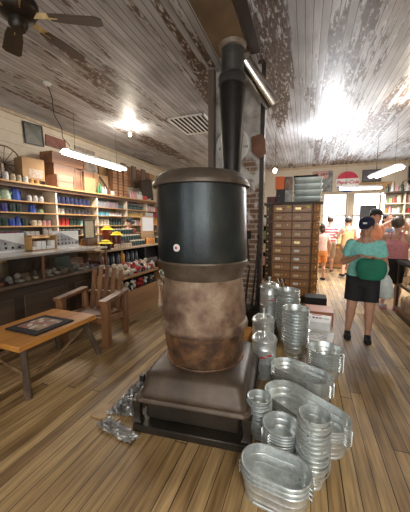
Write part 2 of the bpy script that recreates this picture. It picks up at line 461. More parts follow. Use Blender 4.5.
# ------------------------------------------------------------------ chimney stack, post, ceiling pieces
t = thing('brick_chimney', 'brick chimney stack with flaking whitewash behind the big stove', 'chimney', (-0.98, 4.4, 0))
part('brick_stack', MB().b2(-0.33, 0.33, -0.3, 0.3, 0, HC), BRICK, t)
single('wooden_post', MB().b2(-0.045, 0.045, -0.05, 0.05, 0, HC, 0.004), W_GREY, 'weathered wooden post on the left corner of the chimney', 'post', (-1.35, 4.04, 0))
single('corner_board', MB().b2(-0.03, 0.03, -0.03, 0.03, 0, HC, 0.004), W_DARK, 'dark upright board on the right corner of the chimney', 'board', (-0.617, 4.12, 0))
single('ceiling_sheet', MB().b2(-0.2, 0.2, -2.6, 0.15, -0.02, -0.002), M('scorched_tin_sheet', (0.3, 0.21, 0.12), (0.16, 0.115, 0.075), 0.5, 0.2, 2.0),
       'tan scorched tin sheet on the ceiling leading to the stove pipe', 'ceiling sheet', (-0.96, 3.6, HC))
single('ceiling_beam', MB().b2(-0.06, 0.06, -2.6, 0.2, -0.03, -0.002), W_DARK, 'dark rough beam on the ceiling right of the tin sheet', 'beam', (-0.68, 3.6, HC))
t = thing('ceiling_register', 'white slatted register in the ceiling left of the pipe', 'vent', (-2.4, 5.95, HC))
mb = MB()
for x0, x1, y0, y1 in ((-0.42, -0.38, -0.55, 0.55), (0.38, 0.42, -0.55, 0.55), (-0.42, 0.42, -0.55, -0.51), (-0.42, 0.42, 0.51, 0.55)): mb.b2(x0, x1, y0, y1, -0.03, -0.002)
part('register_frame', mb, WHITE, t)
part('backing', MB().b2(-0.38, 0.38, -0.51, 0.51, -0.008, -0.002), BLACKP, t)
mb = MB()
for k in range(7): mb.b2(-0.31 + k * 0.1, -0.28 + k * 0.1, -0.51, 0.51, -0.022, -0.009)
part('slats', mb, WHITE, t)

# ------------------------------------------------------------------ lamps
def bulb(x, y, label, power, drop=0.16, col=(1, 0.88, 0.72)):
    t = thing('light_bulb', label, 'light bulb', (x, y, HC))
    part('socket', MB().lathe([(0.055, -0.002), (0.055, -0.02), (0.022, -0.03), (0.02, -0.07), (0.0, -0.07)], seg=16).tube((0, 0, -0.06), (0, 0, -drop + 0.06), 0.006), WHITE, t)
    part('bulb_glass', MB().ell((0, 0, -drop), (0.035, 0.035, 0.045)), BULB_E, t)
    l = bpy.data.lights.new('bulb_light', 'POINT'); l.energy = power; l.color = col; l.shadow_soft_size = 0.05
    o = bpy.data.objects.new('bulb_light', l); COL.objects.link(o); o.parent = t; o.location = (0, 0, -drop - 0.06)
    return t


bulb(-3.85, 5.6, 'bare glowing bulb on the ceiling above the left shelves', 40)
bulb(0.46, 7.2, 'bare bulb glaring on the ceiling above the drawer cabinet aisle', 130, 0.24, (0.95, 0.97, 1.0))
bulb(1.7, 5.9, 'bare warm bulb on the ceiling above the right counter', 40)
t = thing('light_bulb', 'small warm bulb hanging on a cord beside the chimney', 'light bulb', (-0.66, 6.3, HC))
part('cord', MB().tube((0, 0, 0), (0, 0, -1.0), 0.004), BLACK, t); part('bulb_glass', MB().ell((0, 0, -1.05), (0.04, 0.04, 0.055)), BULB_E, t)


def fluor(label, p0, p1, power, wires=True, col=(1, 0.96, 0.92)):
    p0, p1 = Vector(p0), Vector(p1); c = (p0 + p1) / 2; d = p1 - p0; L_ = d.length
    rz = math.atan2(d.y, d.x)
    t = thing('fluorescent_lamp', label, 'hanging lamp', (c.x, c.y, c.z), rz, 'hanging fluorescent lamps')
    part('housing', MB().rings([[Vector((x, y, z)) for y, z in ((-.15, -.01), (-.06, .06), (.06, .06), (.15, -.01), (.14, -.012), (.055, .045), (-.055, .045), (-.14, -.012))] for x in (-L_ / 2, L_ / 2)]), WHITE, t)
    for y in (-0.075, 0.075): part('tube', MB().tube((-L_ / 2 + 0.02, y, -.01), (L_ / 2 - 0.02, y, -.01), 0.045), TUBE_E, t)
    if wires:
        for x in (-L_ * 0.36, L_ * 0.36):
            part('hanging_wire', MB().tube((x, 0, 0.07), (x, 0, HC - c.z), 0.0035, seg=6), BLACK, t)
    l = bpy.data.lights.new('tube_light', 'AREA'); l.shape = 'RECTANGLE'; l.size = L_; l.size_y = 0.16; l.energy = power; l.color = col
    o = bpy.data.objects.new('tube_light', l); COL.objects.link(o); o.parent = t; o.location = (0, 0, -0.065)
    return t


fluor('hanging fluorescent lamp above the left counter and crates', (-4.41, 4.26, 2.9), (-4.43, 6.1, 2.9), 60, col=(1, 0.9, 0.78))
fluor('fluorescent lamp hanging level before the back windows', (0.95, 9.3, 2.57), (2.05, 9.5, 2.57), 90)
fluor('fluorescent lamp hanging aslant, the higher of the two at right', (1.6, 8.3, 2.72), (1.84, 7.1, 2.72), 90)
fluor('added fluorescent fill lamp over the front of the shop, unseen behind the camera', (0.9, -2.0, 3.0), (0.9, -0.4, 3.0), 50, col=(1, 0.94, 0.85))  # extra lamp added out of view to fill the room from the front
# cord running down from the ceiling to the left lamp
t = thing('lamp_cord', 'dark looping cord from ceiling socket down to left fluorescent lamp', 'cord', (-3.89, 3.48, HC))
part('socket', MB().lathe([(0.06, -0.002), (0.06, -0.02), (0.03, -0.05), (0, -0.05)], seg=16), WHITE, t)
pts = [(0, 0, -0.04)]
for k in range(1, 15):
    u = k / 14; pts.append((-0.5 * u + 0.03 * math.sin(u * 15), 0.86 * u, -0.04 - 0.66 * u - 0.12 * math.sin(u * PI)))
part('cord', MB().path(pts, 0.007, 6), BLACK, t)

# ceiling fan
t = thing('ceiling_fan', 'dark ceiling fan with wooden blades at upper left', 'fan', (-2.26, 1.78, HC))
part('downrod', MB().lathe([(0.07, -0.002), (0.07, -0.04), (0.02, -0.07), (0.02, -0.36), (0, -0.36)], seg=16), BLACK, t)
part('motor_housing', MB().lathe([(0.03, -0.34), (0.12, -0.37), (0.155, -0.42), (0.155, -0.48), (0.12, -0.53), (0.07, -0.55), (0.07, -0.6), (0.05, -0.63), (0, -0.63)], seg=28), M('bronze_fan', (0.05, 0.038, 0.03), (0.025, 0.02, 0.016), 0.35, 0.6), t)
FB = wood('fan_blade_wood', (0.06, 0.04, 0.022), (0.03, 0.02, 0.012), 0)
for k in range(6):
    a = R(28 + 60 * k)
    bl = link('blade', MB().rings([[(0.24, -0.055, -.004), (0.34, -0.07, -.004), (0.62, -0.08, -.004), (0.66, -0.05, -.004), (0.66, 0.05, -.004), (0.62, 0.08, -.004), (0.34, 0.07, -.004), (0.24, 0.055, -.004)],
                                     [(0.24, -0.055, .004), (0.34, -0.07, .004), (0.62, -0.08, .004), (0.66, -0.05, .004), (0.66, 0.05, .004), (0.62, 0.08, .004), (0.34, 0.07, .004), (0.24, 0.055, .004)]]).done('blade', FB), t, (0, 0, -0.51))
    bl.rotation_euler = (R(10), 0, a)
    link('blade_bracket', MB().beam((-0.02, 0, 0.0), (0.18, 0, 0.01), 0.006, 0.04).done('blade_bracket', BRASS), bl, (0.12, 0, 0))

# ------------------------------------------------------------------ THE STOVE
IRON_D = stove_mat('blued_drum_iron', [(0.016, 0.02, 0.021), (0.032, 0.04, 0.042), (0.06, 0.07, 0.07)], 0.3, 0.6, 2.2)
IRON_L = stove_mat('brown_lid_iron', [(0.05, 0.037, 0.027), (0.1, 0.077, 0.057), (0.155, 0.122, 0.093)], 0.42)
IRON_B = stove_mat('rusty_barrel_iron', [(0.05, 0.028, 0.018), (0.15, 0.092, 0.06), (0.26, 0.18, 0.12), (0.4, 0.315, 0.23)], 0.6, 0.2, 5.5)
IRON_R = stove_mat('orange_rusted_iron', [(0.015, 0.01, 0.008), (0.08, 0.04, 0.02), (0.19, 0.095, 0.04), (0.24, 0.14, 0.075)], 0.62, 0.2, 6)
IRON_BASE = stove_mat('brown_base_iron', [(0.03, 0.02, 0.013), (0.075, 0.052, 0.034), (0.12, 0.086, 0.058)], 0.45, 0.2, 3.0)
IRON_K = stove_mat('soot_black_iron', [(0.012, 0.01, 0.008), (0.028, 0.022, 0.016), (0.05, 0.038, 0.026)], 0.45, 0.3, 3.0)
t = thing('potbelly_stove', 'huge antique cast iron stove with drum top in the middle of the floor', 'stove', (-0.75, 2.08, 0), R(5.5))
t.rotation_euler = (0, 0, R(5.5))
S = 56


def ax(z): return (-0.035 * (z - 0.5) / 1.4, 0, 0)   # the old stove leans a little to the left


def lathe_lean(prof):
    m_ = MB(); m_.rings([[Vector((ax(z)[0] + max(r, 1e-4) * math.cos(2 * PI * k / S), max(r, 1e-4) * math.sin(2 * PI * k / S), z)) for k in range(S)] for r, z in prof]); return m_


part('upper_drum', lathe_lean([(0.34, 1.215), (0.352, 1.225), (0.355, 1.25), (0.352, 1.80), (0.34, 1.80)]), IRON_D, t)
part('lid', lathe_lean([(0.36, 1.775), (0.378, 1.78), (0.38, 1.80), (0.37, 1.822), (0.345, 1.845), (0.335, 1.862), (0.31, 1.88), (0.2, 1.893), (0, 1.897)]), IRON_L, t)
nk = part('drum_neck', lathe_lean([(0.31, 1.085), (0.318, 1.095), (0.322, 1.13), (0.336, 1.165), (0.352, 1.2), (0.358, 1.214), (0.354, 1.226), (0.34, 1.23)]), IRON_L, t)
part('barrel', lathe_lean([(0.3, 0.7), (0.335, 0.7), (0.34, 0.78), (0.338, 0.86), (0.328, 0.96), (0.315, 1.06), (0.312, 1.095), (0.3, 1.1)]), IRON_B, t)
part('barrel_band', lathe_lean([(0.32, 0.665), (0.338, 0.668), (0.355, 0.69), (0.358, 0.715), (0.352, 0.735), (0.338, 0.75), (0.32, 0.752)]), IRON_B, t)
part('fire_pot', lathe_lean([(0.29, 0.42), (0.302, 0.425), (0.305, 0.45), (0.318, 0.52), (0.328, 0.6), (0.33, 0.68), (0.31, 0.69)]), IRON_R, t)
part('pot_ring', lathe_lean([(0.28, 0.405), (0.315, 0.408), (0.322, 0.42), (0.315, 0.436), (0.29, 0.44)]), IRON_R, t)


def rrect(hx, hy, r, n=5):
    o = []
    for cx, cy, a0 in ((hx - r, hy - r, 0), (-hx + r, hy - r, 90), (-hx + r, -hy + r, 180), (hx - r, -hy + r, 270)):
        for k in range(n + 1):
            a = R(a0 + 90 * k / n); o.append((cx + r * math.cos(a), cy + r * math.sin(a)))
    return o


def rr_loop(hx, hy, r, z): return [Vector((x, y, z)) for x, y in rrect(hx, hy, r)]


part('ash_base', MB().rings([rr_loop(0.39, 0.44, 0.05, 0.25), rr_loop(0.395, 0.445, 0.05, 0.262), rr_loop(0.385, 0.435, 0.05, 0.27), rr_loop(0.378, 0.425, 0.05, 0.29), rr_loop(0.37, 0.4, 0.08, 0.385), rr_loop(0.355, 0.38, 0.09, 0.405), rr_loop(0.335, 0.345, 0.15, 0.42), rr_loop(0.3, 0.3, 0.2, 0.428)]), IRON_BASE, t)
part('base_lip', MB().rings([rr_loop(0.41, 0.455, 0.05, 0.215), rr_loop(0.42, 0.465, 0.05, 0.222), rr_loop(0.42, 0.465, 0.05, 0.236), rr_loop(0.41, 0.455, 0.06, 0.25)]), IRON_BASE, t)
for sx in (-1, 1):
    for sy in (-1, 1):
        mb = MB(); x, y = sx * 0.40, sy * 0.435
        mb.rings([[Vector((x + dx * k, y + dy * k, z)) for dx, dy in ((-.03, -.03), (.03, -.03), (.03, .03), (-.03, .03))] for z, k in ((0.225, 1.1), (0.14, 0.75), (0.09, 0.8), (0.065, 1.2))])
        part('leg', mb, IRON_K, t)
part('ash_box', MB().box((0, 0, 0.14), (0.7, 0.84, 0.15), None, 0.02), IRON_K, t)
part('damper_latch', MB().b2(-0.43, -0.395, -0.35, -0.31, 0.30, 0.35, 0.004), BLACK, t)
# side door hinge castings on the barrel
mb = MB()
for z in (0.83, 1.02): mb.lathe([(0.016, z - 0.03), (0.024, z - 0.02), (0.024, z + 0.02), (0.016, z + 0.03)], (-0.375, -0.06, 0), 10)
mb.tube((-0.375, -0.06, 0.78), (-0.375, -0.06, 1.05), 0.012); mb.b2(-0.375, -0.335, -0.08, -0.04, 0.82, 0.85); mb.b2(-0.375, -0.335, -0.08, -0.04, 1.0, 1.03)
part('door_hinge', mb, IRON_B, t)
part('fire_door', MB().box((-0.338, 0.06, 0.92), (0.03, 0.2, 0.24), None, 0.01), IRON_B, t)
# small round gauge on the drum
q = part('gauge', MB(), WHITE, t); bpy.data.objects.remove(q)
a = R(-106)
gx, gy = -0.02 + 0.352 * math.cos(a), 0.352 * math.sin(a)
g = link('gauge', MB().lathe([(0.027, 0), (0.027, 0.006), (0.021, 0.009), (0, 0.009)], seg=20).done('gauge', WHITE), t, (gx, gy, 1.335)); g.rotation_euler = (PI / 2, 0, a + PI / 2)
g['label'] = 'small white round gauge'
link('gauge_center', MB().lathe([(0.009, 0.008), (0.009, 0.012), (0, 0.012)], seg=12).done('gauge_center', RED), g)

single('stove_tray', MB().box((0, 0, 0.03), (0.84, 0.98, 0.058), None, 0.006), IRON_K, 'low dark iron slab on the floor under the stove', 'slab', (-0.75, 2.08, 0), R(5.5))

# stove pipe (goes up behind the drum)
PIPE = stove_mat('grey_pipe_iron', [(0.04, 0.04, 0.04), (0.08, 0.08, 0.077), (0.15, 0.145, 0.135)], 0.45, 0.5, 3)
PIPE_K = stove_mat('black_pipe_iron', [(0.012, 0.011, 0.01), (0.022, 0.02, 0.018), (0.035, 0.03, 0.026)], 0.4, 0.4, 3)
t = thing('stove_pipe', 'dark iron stove pipe rising behind the drum to the ceiling', 'stove pipe', (-0.92, 3.55, 0))
part('tapered_section', MB().lathe([(0.1, 1.72), (0.105, 1.9), (0.16, 3.05), (0.162, 3.2), (0.1, 3.2)], seg=32), PIPE_K, t)
part('collar', MB().lathe([(0.155, 3.2), (0.172, 3.21), (0.175, 3.3), (0.16, 3.33), (0.14, 3.34)], seg=32), PIPE, t)
part('top_section', MB().lathe([(0.135, 3.33), (0.138, 3.34), (0.14, 3.69)], seg=32), PIPE, t)
part('ceiling_flange', MB().lathe([(0.145, 3.62), (0.16, 3.63), (0.17, 3.676), (0.14, 3.678)], seg=32), M('heat_stained_tin', (0.4, 0.36, 0.3), (0.2, 0.16, 0.12), 0.5, 0.5), t)
part('elbow', MB().path([(0.14, -1.08, 1.6), (0.1, -0.6, 1.6), (0.02, -0.12, 1.62), (0, -0.03, 1.68), (0, 0, 1.78)], 0.1, 20), PIPE_K, t)
t = thing('steel_duct', 'shiny steel duct slanting across the ceiling beside the black pipe', 'duct', (0, 0, 0))
D0, D1 = Vector((-0.81, 3.72, 3.56)), Vector((-0.475, 4.0, 3.1))
part('duct_section', MB().tube(D0, D0.lerp(D1, .55), 0.095, seg=28), STEEL, t)
part('duct_end', MB().tube(D0.lerp(D1, .52), D1, 0.1, seg=28), STEEL, t)

# crumpled foil and mats round the stove base
def crumple(name, poly, mat, label, cat, amp, z0, n=26, seed=1):
    rnd = random.Random(seed)
    (ax_, ay), (bx, by), (cx, cy), (dx, dy) = poly
    b = bmesh.new(); G = []
    for i in range(n + 1):
        row = []
        for j in range(n + 1):
            u, v = i / n, j / n
            jx = (rnd.random() - .5) * 0.03; jy = (rnd.random() - .5) * 0.03
            x = (1 - u) * (1 - v) * ax_ + u * (1 - v) * bx + u * v * cx + (1 - u) * v * dx + jx
            y = (1 - u) * (1 - v) * ay + u * (1 - v) * by + u * v * cy + (1 - u) * v * dy + jy
            row.append(b.verts.new((x, y, z0 + amp * abs(rnd.gauss(0, 1)) * 0.6)))
        G.append(row)
    for i in range(n):
        for j in range(n): b.faces.new((G[i][j], G[i + 1][j], G[i + 1][j + 1], G[i][j + 1]))
    r = bmesh.ops.solidify(b, geom=list(b.faces), thickness=0.002)
    me = bpy.data.meshes.new(name); b.to_mesh(me); b.free(); me.materials.append(mat)
    return tag(link(name, me), label, cat)


FOIL = M('crumpled_foil', (0.8, 0.8, 0.78), (0.5, 0.48, 0.46), 0.35, 0.6, 9)
crumple('foil_sheet', [(-1.41, 1.62), (-1.19, 1.66), (-1.24, 2.55), (-1.44, 2.5)], FOIL, 'crumpled silver foil lying along the left side of the stove', 'foil', 0.035, 0.012, 46, 3)
crumple('foil_sheet', [(-1.4, 1.5), (-1.06, 1.44), (-1.04, 1.52), (-1.38, 1.6)], FOIL, 'torn strip of silver foil at the front left corner of the stove slab', 'foil', 0.018, 0.008, 22, 5)
single('wood_scrap', MB().prism([(-0.13, -0.08), (0.1, -0.1), (0.13, 0.05), (0.02, 0.1), (-0.12, 0.06)], 0.0, 0.012), M('tan_board', (0.45, 0.3, 0.14), (0.32, 0.2, 0.09)), 'small tan board scrap under the foil left of the stove', 'board', (-1.4, 1.66, 0))

# things hung on the chimney
t = thing('dial_thermometer', 'round white dial with numbers hung on the chimney behind the pipe', 'dial', (-1.03, 4.06, 2.63))
part('dial_face', MB(), WHITE, t)
bpy.data.objects.remove(t.children[0])
d = link('dial_face', MB().lathe([(0.25, 0.0), (0.25, 0.02), (0.24, 0.03), (0, 0.03)], seg=40).done('dial_face', WHITE), t); d.rotation_euler = (PI / 2, 0, 0)
for k, n_ in enumerate(['80', '60', '40', '20', '0', '100', '120']):
    a = R(90 - 50 * k + 150)
    lettering(n_, 0.05, BLACK, t, (0.19 * math.cos(a), -0.032, 0.19 * math.sin(a)), (PI / 2, 0, 0))
mb = MB(); mb.rings([[Vector((x, y, z)) for x, z in ((-0.1, 0.14), (0.04, 0.17), (0.1, 0.08), (0.11, -0.1), (0.02, -0.17), (-0.09, -0.06))] for y in (-0.03, 0.0)])
single('leather_hide', mb, M('brown_leather', (0.22, 0.09, 0.04), (0.12, 0.05, 0.025), 0.5), 'brown leather piece hung high on the right side of the chimney', 'leather', (-0.66, 4.05, 2.58))
t = thing('fire_extinguisher', 'red fire extinguisher mounted low on the chimney front', 'fire extinguisher', (-0.95, 4.036, 0.8))
part('cylinder', MB().lathe([(0.0, 0), (0.055, 0.0), (0.06, 0.02), (0.06, 0.28), (0.045, 0.32), (0.02, 0.34), (0, 0.34)], seg=20), RED, t)
part('bracket', MB().b2(-0.03, 0.03, 0.04, 0.066, 0.1, 0.2), BLACK, t)
part('valve', MB().tube((0, 0, 0.34), (0, 0, 0.38), 0.018).b2(-0.02, 0.05, -0.01, 0.01, 0.38, 0.4), BLACK, t)
part('paper_label', MB().box((0, -0.061, 0.16), (0.06, 0.004, 0.07)), PAPER, t)
t = thing('fire_poker', 'red handled fire tool leaning on the chimney bricks', 'fire tool', (-0.78, 4.03, 0.95))
part('shaft', MB().tube((0.02, 0, 0.0), (-0.02, 0, 0.45), 0.012), BLACK, t); part('grip', MB().tube((-0.02, 0, 0.43), (-0.08, 0.02, 0.75), 0.018), RED, t)
part('grip_guard', MB().b2(-0.03, 0.04, -0.03, 0.03, 0.33, 0.45, 0.008), BLACKP, t)
for i, (x0, x1, hh) in enumerate(((-0.72, -0.62, 1.25), (-0.66, -0.6, 1.0), (-0.82, -0.76, 0.8))):
    single('fire_poker', MB().tube((x0 - x1, 0, 0.0), (0, 0.05, hh), 0.013).path([(0, 0.05, hh), (0.02, 0.05, hh + 0.06), (-0.02, 0.05, hh + 0.09)], 0.012),
           BLACK, 'black iron fire poker leaning on the chimney, ' + ['the tallest', 'of middle length', 'the shortest'][i], 'fire tool', (x1, 3.98, 0), 0, 'iron pokers by the chimney')
t = thing('coal_scuttle', 'dark iron coal hod on the floor at the foot of the chimney', 'coal hod', (-0.7, 3.7, 0))
part('hod_body', MB().lathe([(0.1, 0), (0.11, 0.01), (0.15, 0.3), (0.16, 0.34), (0.15, 0.34), (0.1, 0.02)], seg=20), IRON_K, t)
part('handle', MB().path([(-0.15, 0, 0.34), (-0.1, 0, 0.45), (0, 0, 0.49), (0.1, 0, 0.45), (0.15, 0, 0.34)], 0.006), BLACK, t)

# ------------------------------------------------------------------ galvanised ware
def stad(a, r, n=10):
    """stadium outline: straight half-length a along x, end radius r"""
    o = []
    for k in range(n + 1):
        q = -PI / 2 + PI * k / n; o.append((a + r * math.cos(q), r * math.sin(q)))
    for k in range(n + 1):
        q = PI / 2 + PI * k / n; o.append((-a + r * math.cos(q), r * math.sin(q)))
    return o


def vessel_body(a, rt, rb, h, n=12):
    """thin-walled tub with rolled rim, a bead ring and a recessed floor"""
    mb = MB(); th = 0.002
    prof = [(rb - 0.004, 0.0), (rb + 0.003, 0.002), (rb + 0.003, 0.012), (rb, 0.016)]
    for f in (0.3, 0.62):
        rr = rb + (rt - rb) * f; z = h * f
        prof += [(rr, z - 0.005), (rr + 0.003, z), (rr + 0.0005, z + 0.005)]
    prof += [(rt, h - 0.012), (rt + 0.006, h - 0.010), (rt + 0.008, h - 0.004), (rt + 0.003, h), (rt - 0.002, h - 0.003)]
    for f in (0.62, 0.3):
        rr = rb + (rt - rb) * f - th; z = h * f
        prof += [(rr, z + 0.005), (rr + 0.003, z), (rr, z - 0.005)]
    prof += [(rb - th, 0.018), (rb * 0.72, 0.014), (rb * 0.7, 0.017), (rb * 0.45, 0.017), (rb * 0.43, 0.014)]
    def loop(r, z):
        if a: return [Vector((x, y, z)) for x, y in stad(a, r, n)]
        return [Vector((r * math.cos(2 * PI * k / (2 * n + 8)), r * math.sin(2 * PI * k / (2 * n + 8)), z)) for k in range(2 * n + 8)]
    mb.rings([loop(r, z) for r, z in prof])
    return mb


def make_tub(name, label, cat, a, rt, rb, h, loc, rz, group):
    t = thing(name, label, cat, loc, rz, group)
    part('tub_body', vessel_body(a, rt, rb, h), GALV, t)
    e = a + rt
    for s in (-1, 1):
        part('handle', MB().path([(s * (e - 0.005), -0.035, h - 0.02), (s * (e + 0.01), -0.035, h - 0.03), (s * (e + 0.012), -0.025, h - 0.055), (s * (e + 0.012), 0.025, h - 0.055), (s * (e + 0.01), 0.035, h - 0.03), (s * (e - 0.005), 0.035, h - 0.02)], 0.0035, 6), GALV, t)
    return t


def make_pail(name, label, cat, rt, rb, h, loc, rz, group, bail='side'):
    t = thing(name, label, cat, loc, rz, group)
    part('pail_body', vessel_body(0, rt, rb, h, 10), GALV, t)
    for s in (-1, 1): part('bail_ear', MB().box((s * (rt + 0.004), 0, h - 0.022), (0.006, 0.018, 0.022), None, 0.002), GALV, t)
    pts = []
    for k in range(13):
        q = PI * k / 12; r_ = rt + 0.011
        if bail == 'side': pts.append((r_ * math.cos(q), -r_ * math.sin(q) * 1.0, h - 0.02 - 0.03 * math.sin(q)))
        else: pts.append((r_ * math.cos(q), -0.35 * r_ * math.sin(q), h - 0.02 + 0.10 * math.sin(q)))
    part('bail', MB().path(pts, 0.0028, 6), GALV, t)
    return t


def stack(proto, n, dz, base, x, y, rz, kindtxt, where, group, jit=0.0):
    for k in range(n):
        nm = ('topmost' if k == n - 1 else 'lowest' if k == 0 else ORD[n - 1 - k] + ' from the top')
        lab = f'{kindtxt}, {nm} of the stack {where}'
        j = random.uniform(-jit, jit)
        if k == 0: o = proto; o.location = (x, y, base); o.rotation_euler = (0, 0, rz); o['label'] = lab
        else: dup(proto, (x, y, base + k * dz), rz + j * 0.5, lab, group)


g = 'oval tubs nested at the front'
stack(make_tub('oval_tub', 'x', 'tub', 0.073, 0.11, 0.088, 0.15, (0, 0, 0), 0, g), 3, 0.028, 0, -0.1, 1.40, R(-8), 'galvanised oval tub', 'nearest the camera', g)
g = 'small pails nested beside the stove'
stack(make_pail('small_pail', 'x', 'pail', 0.078, 0.055, 0.12, (0, 0, 0), 0, g), 7, 0.03, 0, -0.255, 1.83, R(20), 'small galvanised pail', 'against the stove base', g, 0.3)
g = 'round tubs nested at the front'
stack(make_tub('round_tub', 'x', 'tub', 0, 0.112, 0.088, 0.12, (0, 0, 0), 0, g), 8, 0.0185, 0, -0.09, 1.675, R(40), 'galvanised round tub', 'between oval tubs and stove', g)
g = 'pails in the tall front stack'
stack(make_pail('galvanised_pail', 'x', 'pail', 0.083, 0.058, 0.15, (0, 0, 0), 0, g), 11, 0.028, 0, 0.095, 1.575, R(10), 'galvanised pail', 'tall beside the big oval tubs', g, 1.2)
g = 'large oval tubs nested'
stack(make_tub('large_oval_tub', 'x', 'tub', 0.175, 0.15, 0.124, 0.15, (0, 0, 0), 0, g), 4, 0.02, 0, 0.045, 2.0, R(-36), 'large galvanised oval tub', 'of the longest tubs', g)
g = 'middle oval tubs nested'
stack(make_tub('oval_tub', 'x', 'tub', 0.135, 0.135, 0.112, 0.12, (0, 0, 0), 0, g), 6, 0.018, 0, 0.015, 2.475, R(-26), 'galvanised oval tub', 'behind the longest tubs', g)
g = 'round tubs nested beside the aisle'
stack(make_tub('round_tub', 'x', 'tub', 0, 0.158, 0.12, 0.15, (0, 0, 0), 0, g), 7, 0.024, 0, 0.235, 2.83, R(-30), 'wide galvanised round tub', 'beside the aisle', g)
g = 'pails in the front of the two tall rear stacks'
stack(make_pail('galvanised_pail', 'x', 'pail', 0.14, 0.1, 0.2, (0, 0, 0), 0, g), 11, 0.036, 0, -0.06, 3.2, R(15), 'large galvanised pail', 'before the printed boxes', g, 0.8)
g = 'pails in the rear of the two tall rear stacks'
stack(make_pail('galvanised_pail', 'x', 'pail', 0.14, 0.1, 0.2, (0, 0, 0), 0, g), 14, 0.036, 0, -0.17, 3.62, R(-15), 'large galvanised pail', 'nearest the drawer cabinet', g, 0.8)
for k in range(4):
    t = thing('metal_scoop', 'silver metal scoop standing in the rear pail stack, %s from the left' % ORD[k], 'scoop', (-0.235 + k * 0.028, 3.62 - 0.02 * k, 0.52), 0, 'scoops standing in the top pail')
    part('scoop_bowl', MB().beam((0, 0, 0.0), (-0.035, 0, 0.17), 0.03, 0.004), STEEL, t); part('handle', MB().tube((-0.035, 0, 0.17), (-0.075, 0, 0.29), 0.006), BLACK if k % 2 else STEEL, t)


def can(label, x, y, z, r, h, group='lidded cans beside the stove'):
    t = thing('lidded_can', label, 'can', (x, y, z), R(random.uniform(-30, 30)), group)
    part('can_body', MB().lathe([(0, 0), (r, 0), (r + .003, .006), (r, .012), (r, h * .42), (r + .004, h * .43), (r + .004, h * .45), (r, h * .46), (r, h * .78), (r + .004, h * .79), (r, h * .81), (r, h), (0, h)], seg=36), GALV, t)
    n = 44
    loops = []
    for rr, zz in ((r + 0.008, h - 0.008), (r + 0.009, h + 0.004), (r * 0.95, h + 0.02), (r * 0.6, h + 0.045), (r * 0.25, h + 0.065)):
        loops.append([Vector(((rr * (1 + 0.00 * k)) * math.cos(2 * PI * k / n), rr * math.sin(2 * PI * k / n), zz + (0.012 * (k % 2) if 0.3 * r < rr < r else 0))) for k in range(n)])
    ld = part('fluted_lid', MB().rings(loops), GALV, t)
    part('spout_knob', MB().lathe([(0.028, h + .055), (0.02, h + .075), (0.016, h + .1), (0.022, h + .12), (0.018, h + .135), (0, h + .138)], seg=18), GALV, t)
    mb = MB()
    for a0 in (-100, -70):
        a = R(a0); mb.box(((r + .002) * math.cos(a), (r + .002) * math.sin(a), h * .62 + (a0 + 100) * .0006), (0.05, 0.006, 0.014), (0, 0, a + PI / 2))
    part('red_mark', mb, RED, t)
    return t


can('silver lidded can with fluted top, nearest the stove base', -0.335, 2.66, 0, 0.118, 0.37)
can('silver lidded can with fluted top, middle of the three', -0.40, 3.06, 0, 0.122, 0.42)
single('wooden_crate', MB().box((0, 0, 0.12), (0.28, 0.28, 0.24), None, 0.01), W_DARK, 'dark low crate under the rearmost lidded can', 'crate', (-0.42, 3.72, 0))
can('silver lidded can with fluted top, rearmost and highest, on a crate', -0.42, 3.72, 0.24, 0.122, 0.42)
single('wooden_crate', MB().box((0, 0, 0.13), (0.2, 0.34, 0.26), None, 0.008), W_TABLE, 'yellow wooden box low between the stove and the cans', 'crate', (-0.64, 3.05, 0))

# printed boxes behind the pails
t = thing('cardboard_box', 'open brown cardboard box behind the tall pails', 'box', (0.25, 4.5, 0))
part('box_body', MB().b2(-0.2, 0.2, -0.18, 0.18, 0, 0.2), M('red_brown_card', (0.42, 0.16, 0.08), (0.33, 0.12, 0.06)), t)
single('cardboard_box', MB().b2(-0.17, 0.17, -0.15, 0.15, 0, 0.27), BLACKP, 'low black box at the foot of the drawer cabinet', 'box', (0.22, 5.0, 0))
for i, (x, y, z, l) in enumerate(((0.23, 3.95, 0.0, 'white printed paper carton beside the tall pails, the taller one'), (0.235, 3.57, 0.0, 'white printed paper carton nearest the round tubs'))):
    t = thing('paper_carton', l, 'carton', (x, y, z), R(-8))
    hh = 0.22 - i * 0.1
    part('carton_body', MB().b2(-0.19, 0.15, -0.17, 0.17, 0, hh, 0.003), PAPER, t)
    mb = MB(); mb.b2(-0.17, 0.13, -0.15, -0.146, 0, 0)
    if i == 0:
        for k, s_ in enumerate(('A', 'BED', 'rm')):
            lettering(s_, 0.075 if k < 2 else 0.06, BLACK, t, (-0.13 + 0.11 * k, 0.0, hh + 0.003), (0, 0, 0))
        part('colour_print', MB().b2(-0.1, 0.02, 0.1, 0.14, hh + 0.0005, hh + 0.003), RED, t)
    else:
        mb = MB()
        for k in range(5): mb.b2(-0.15, 0.08, -0.12 + 0.05 * k, -0.105 + 0.05 * k, hh + 0.0005, hh + 0.002)
        part('printed_lines', mb, PRINTG, t)

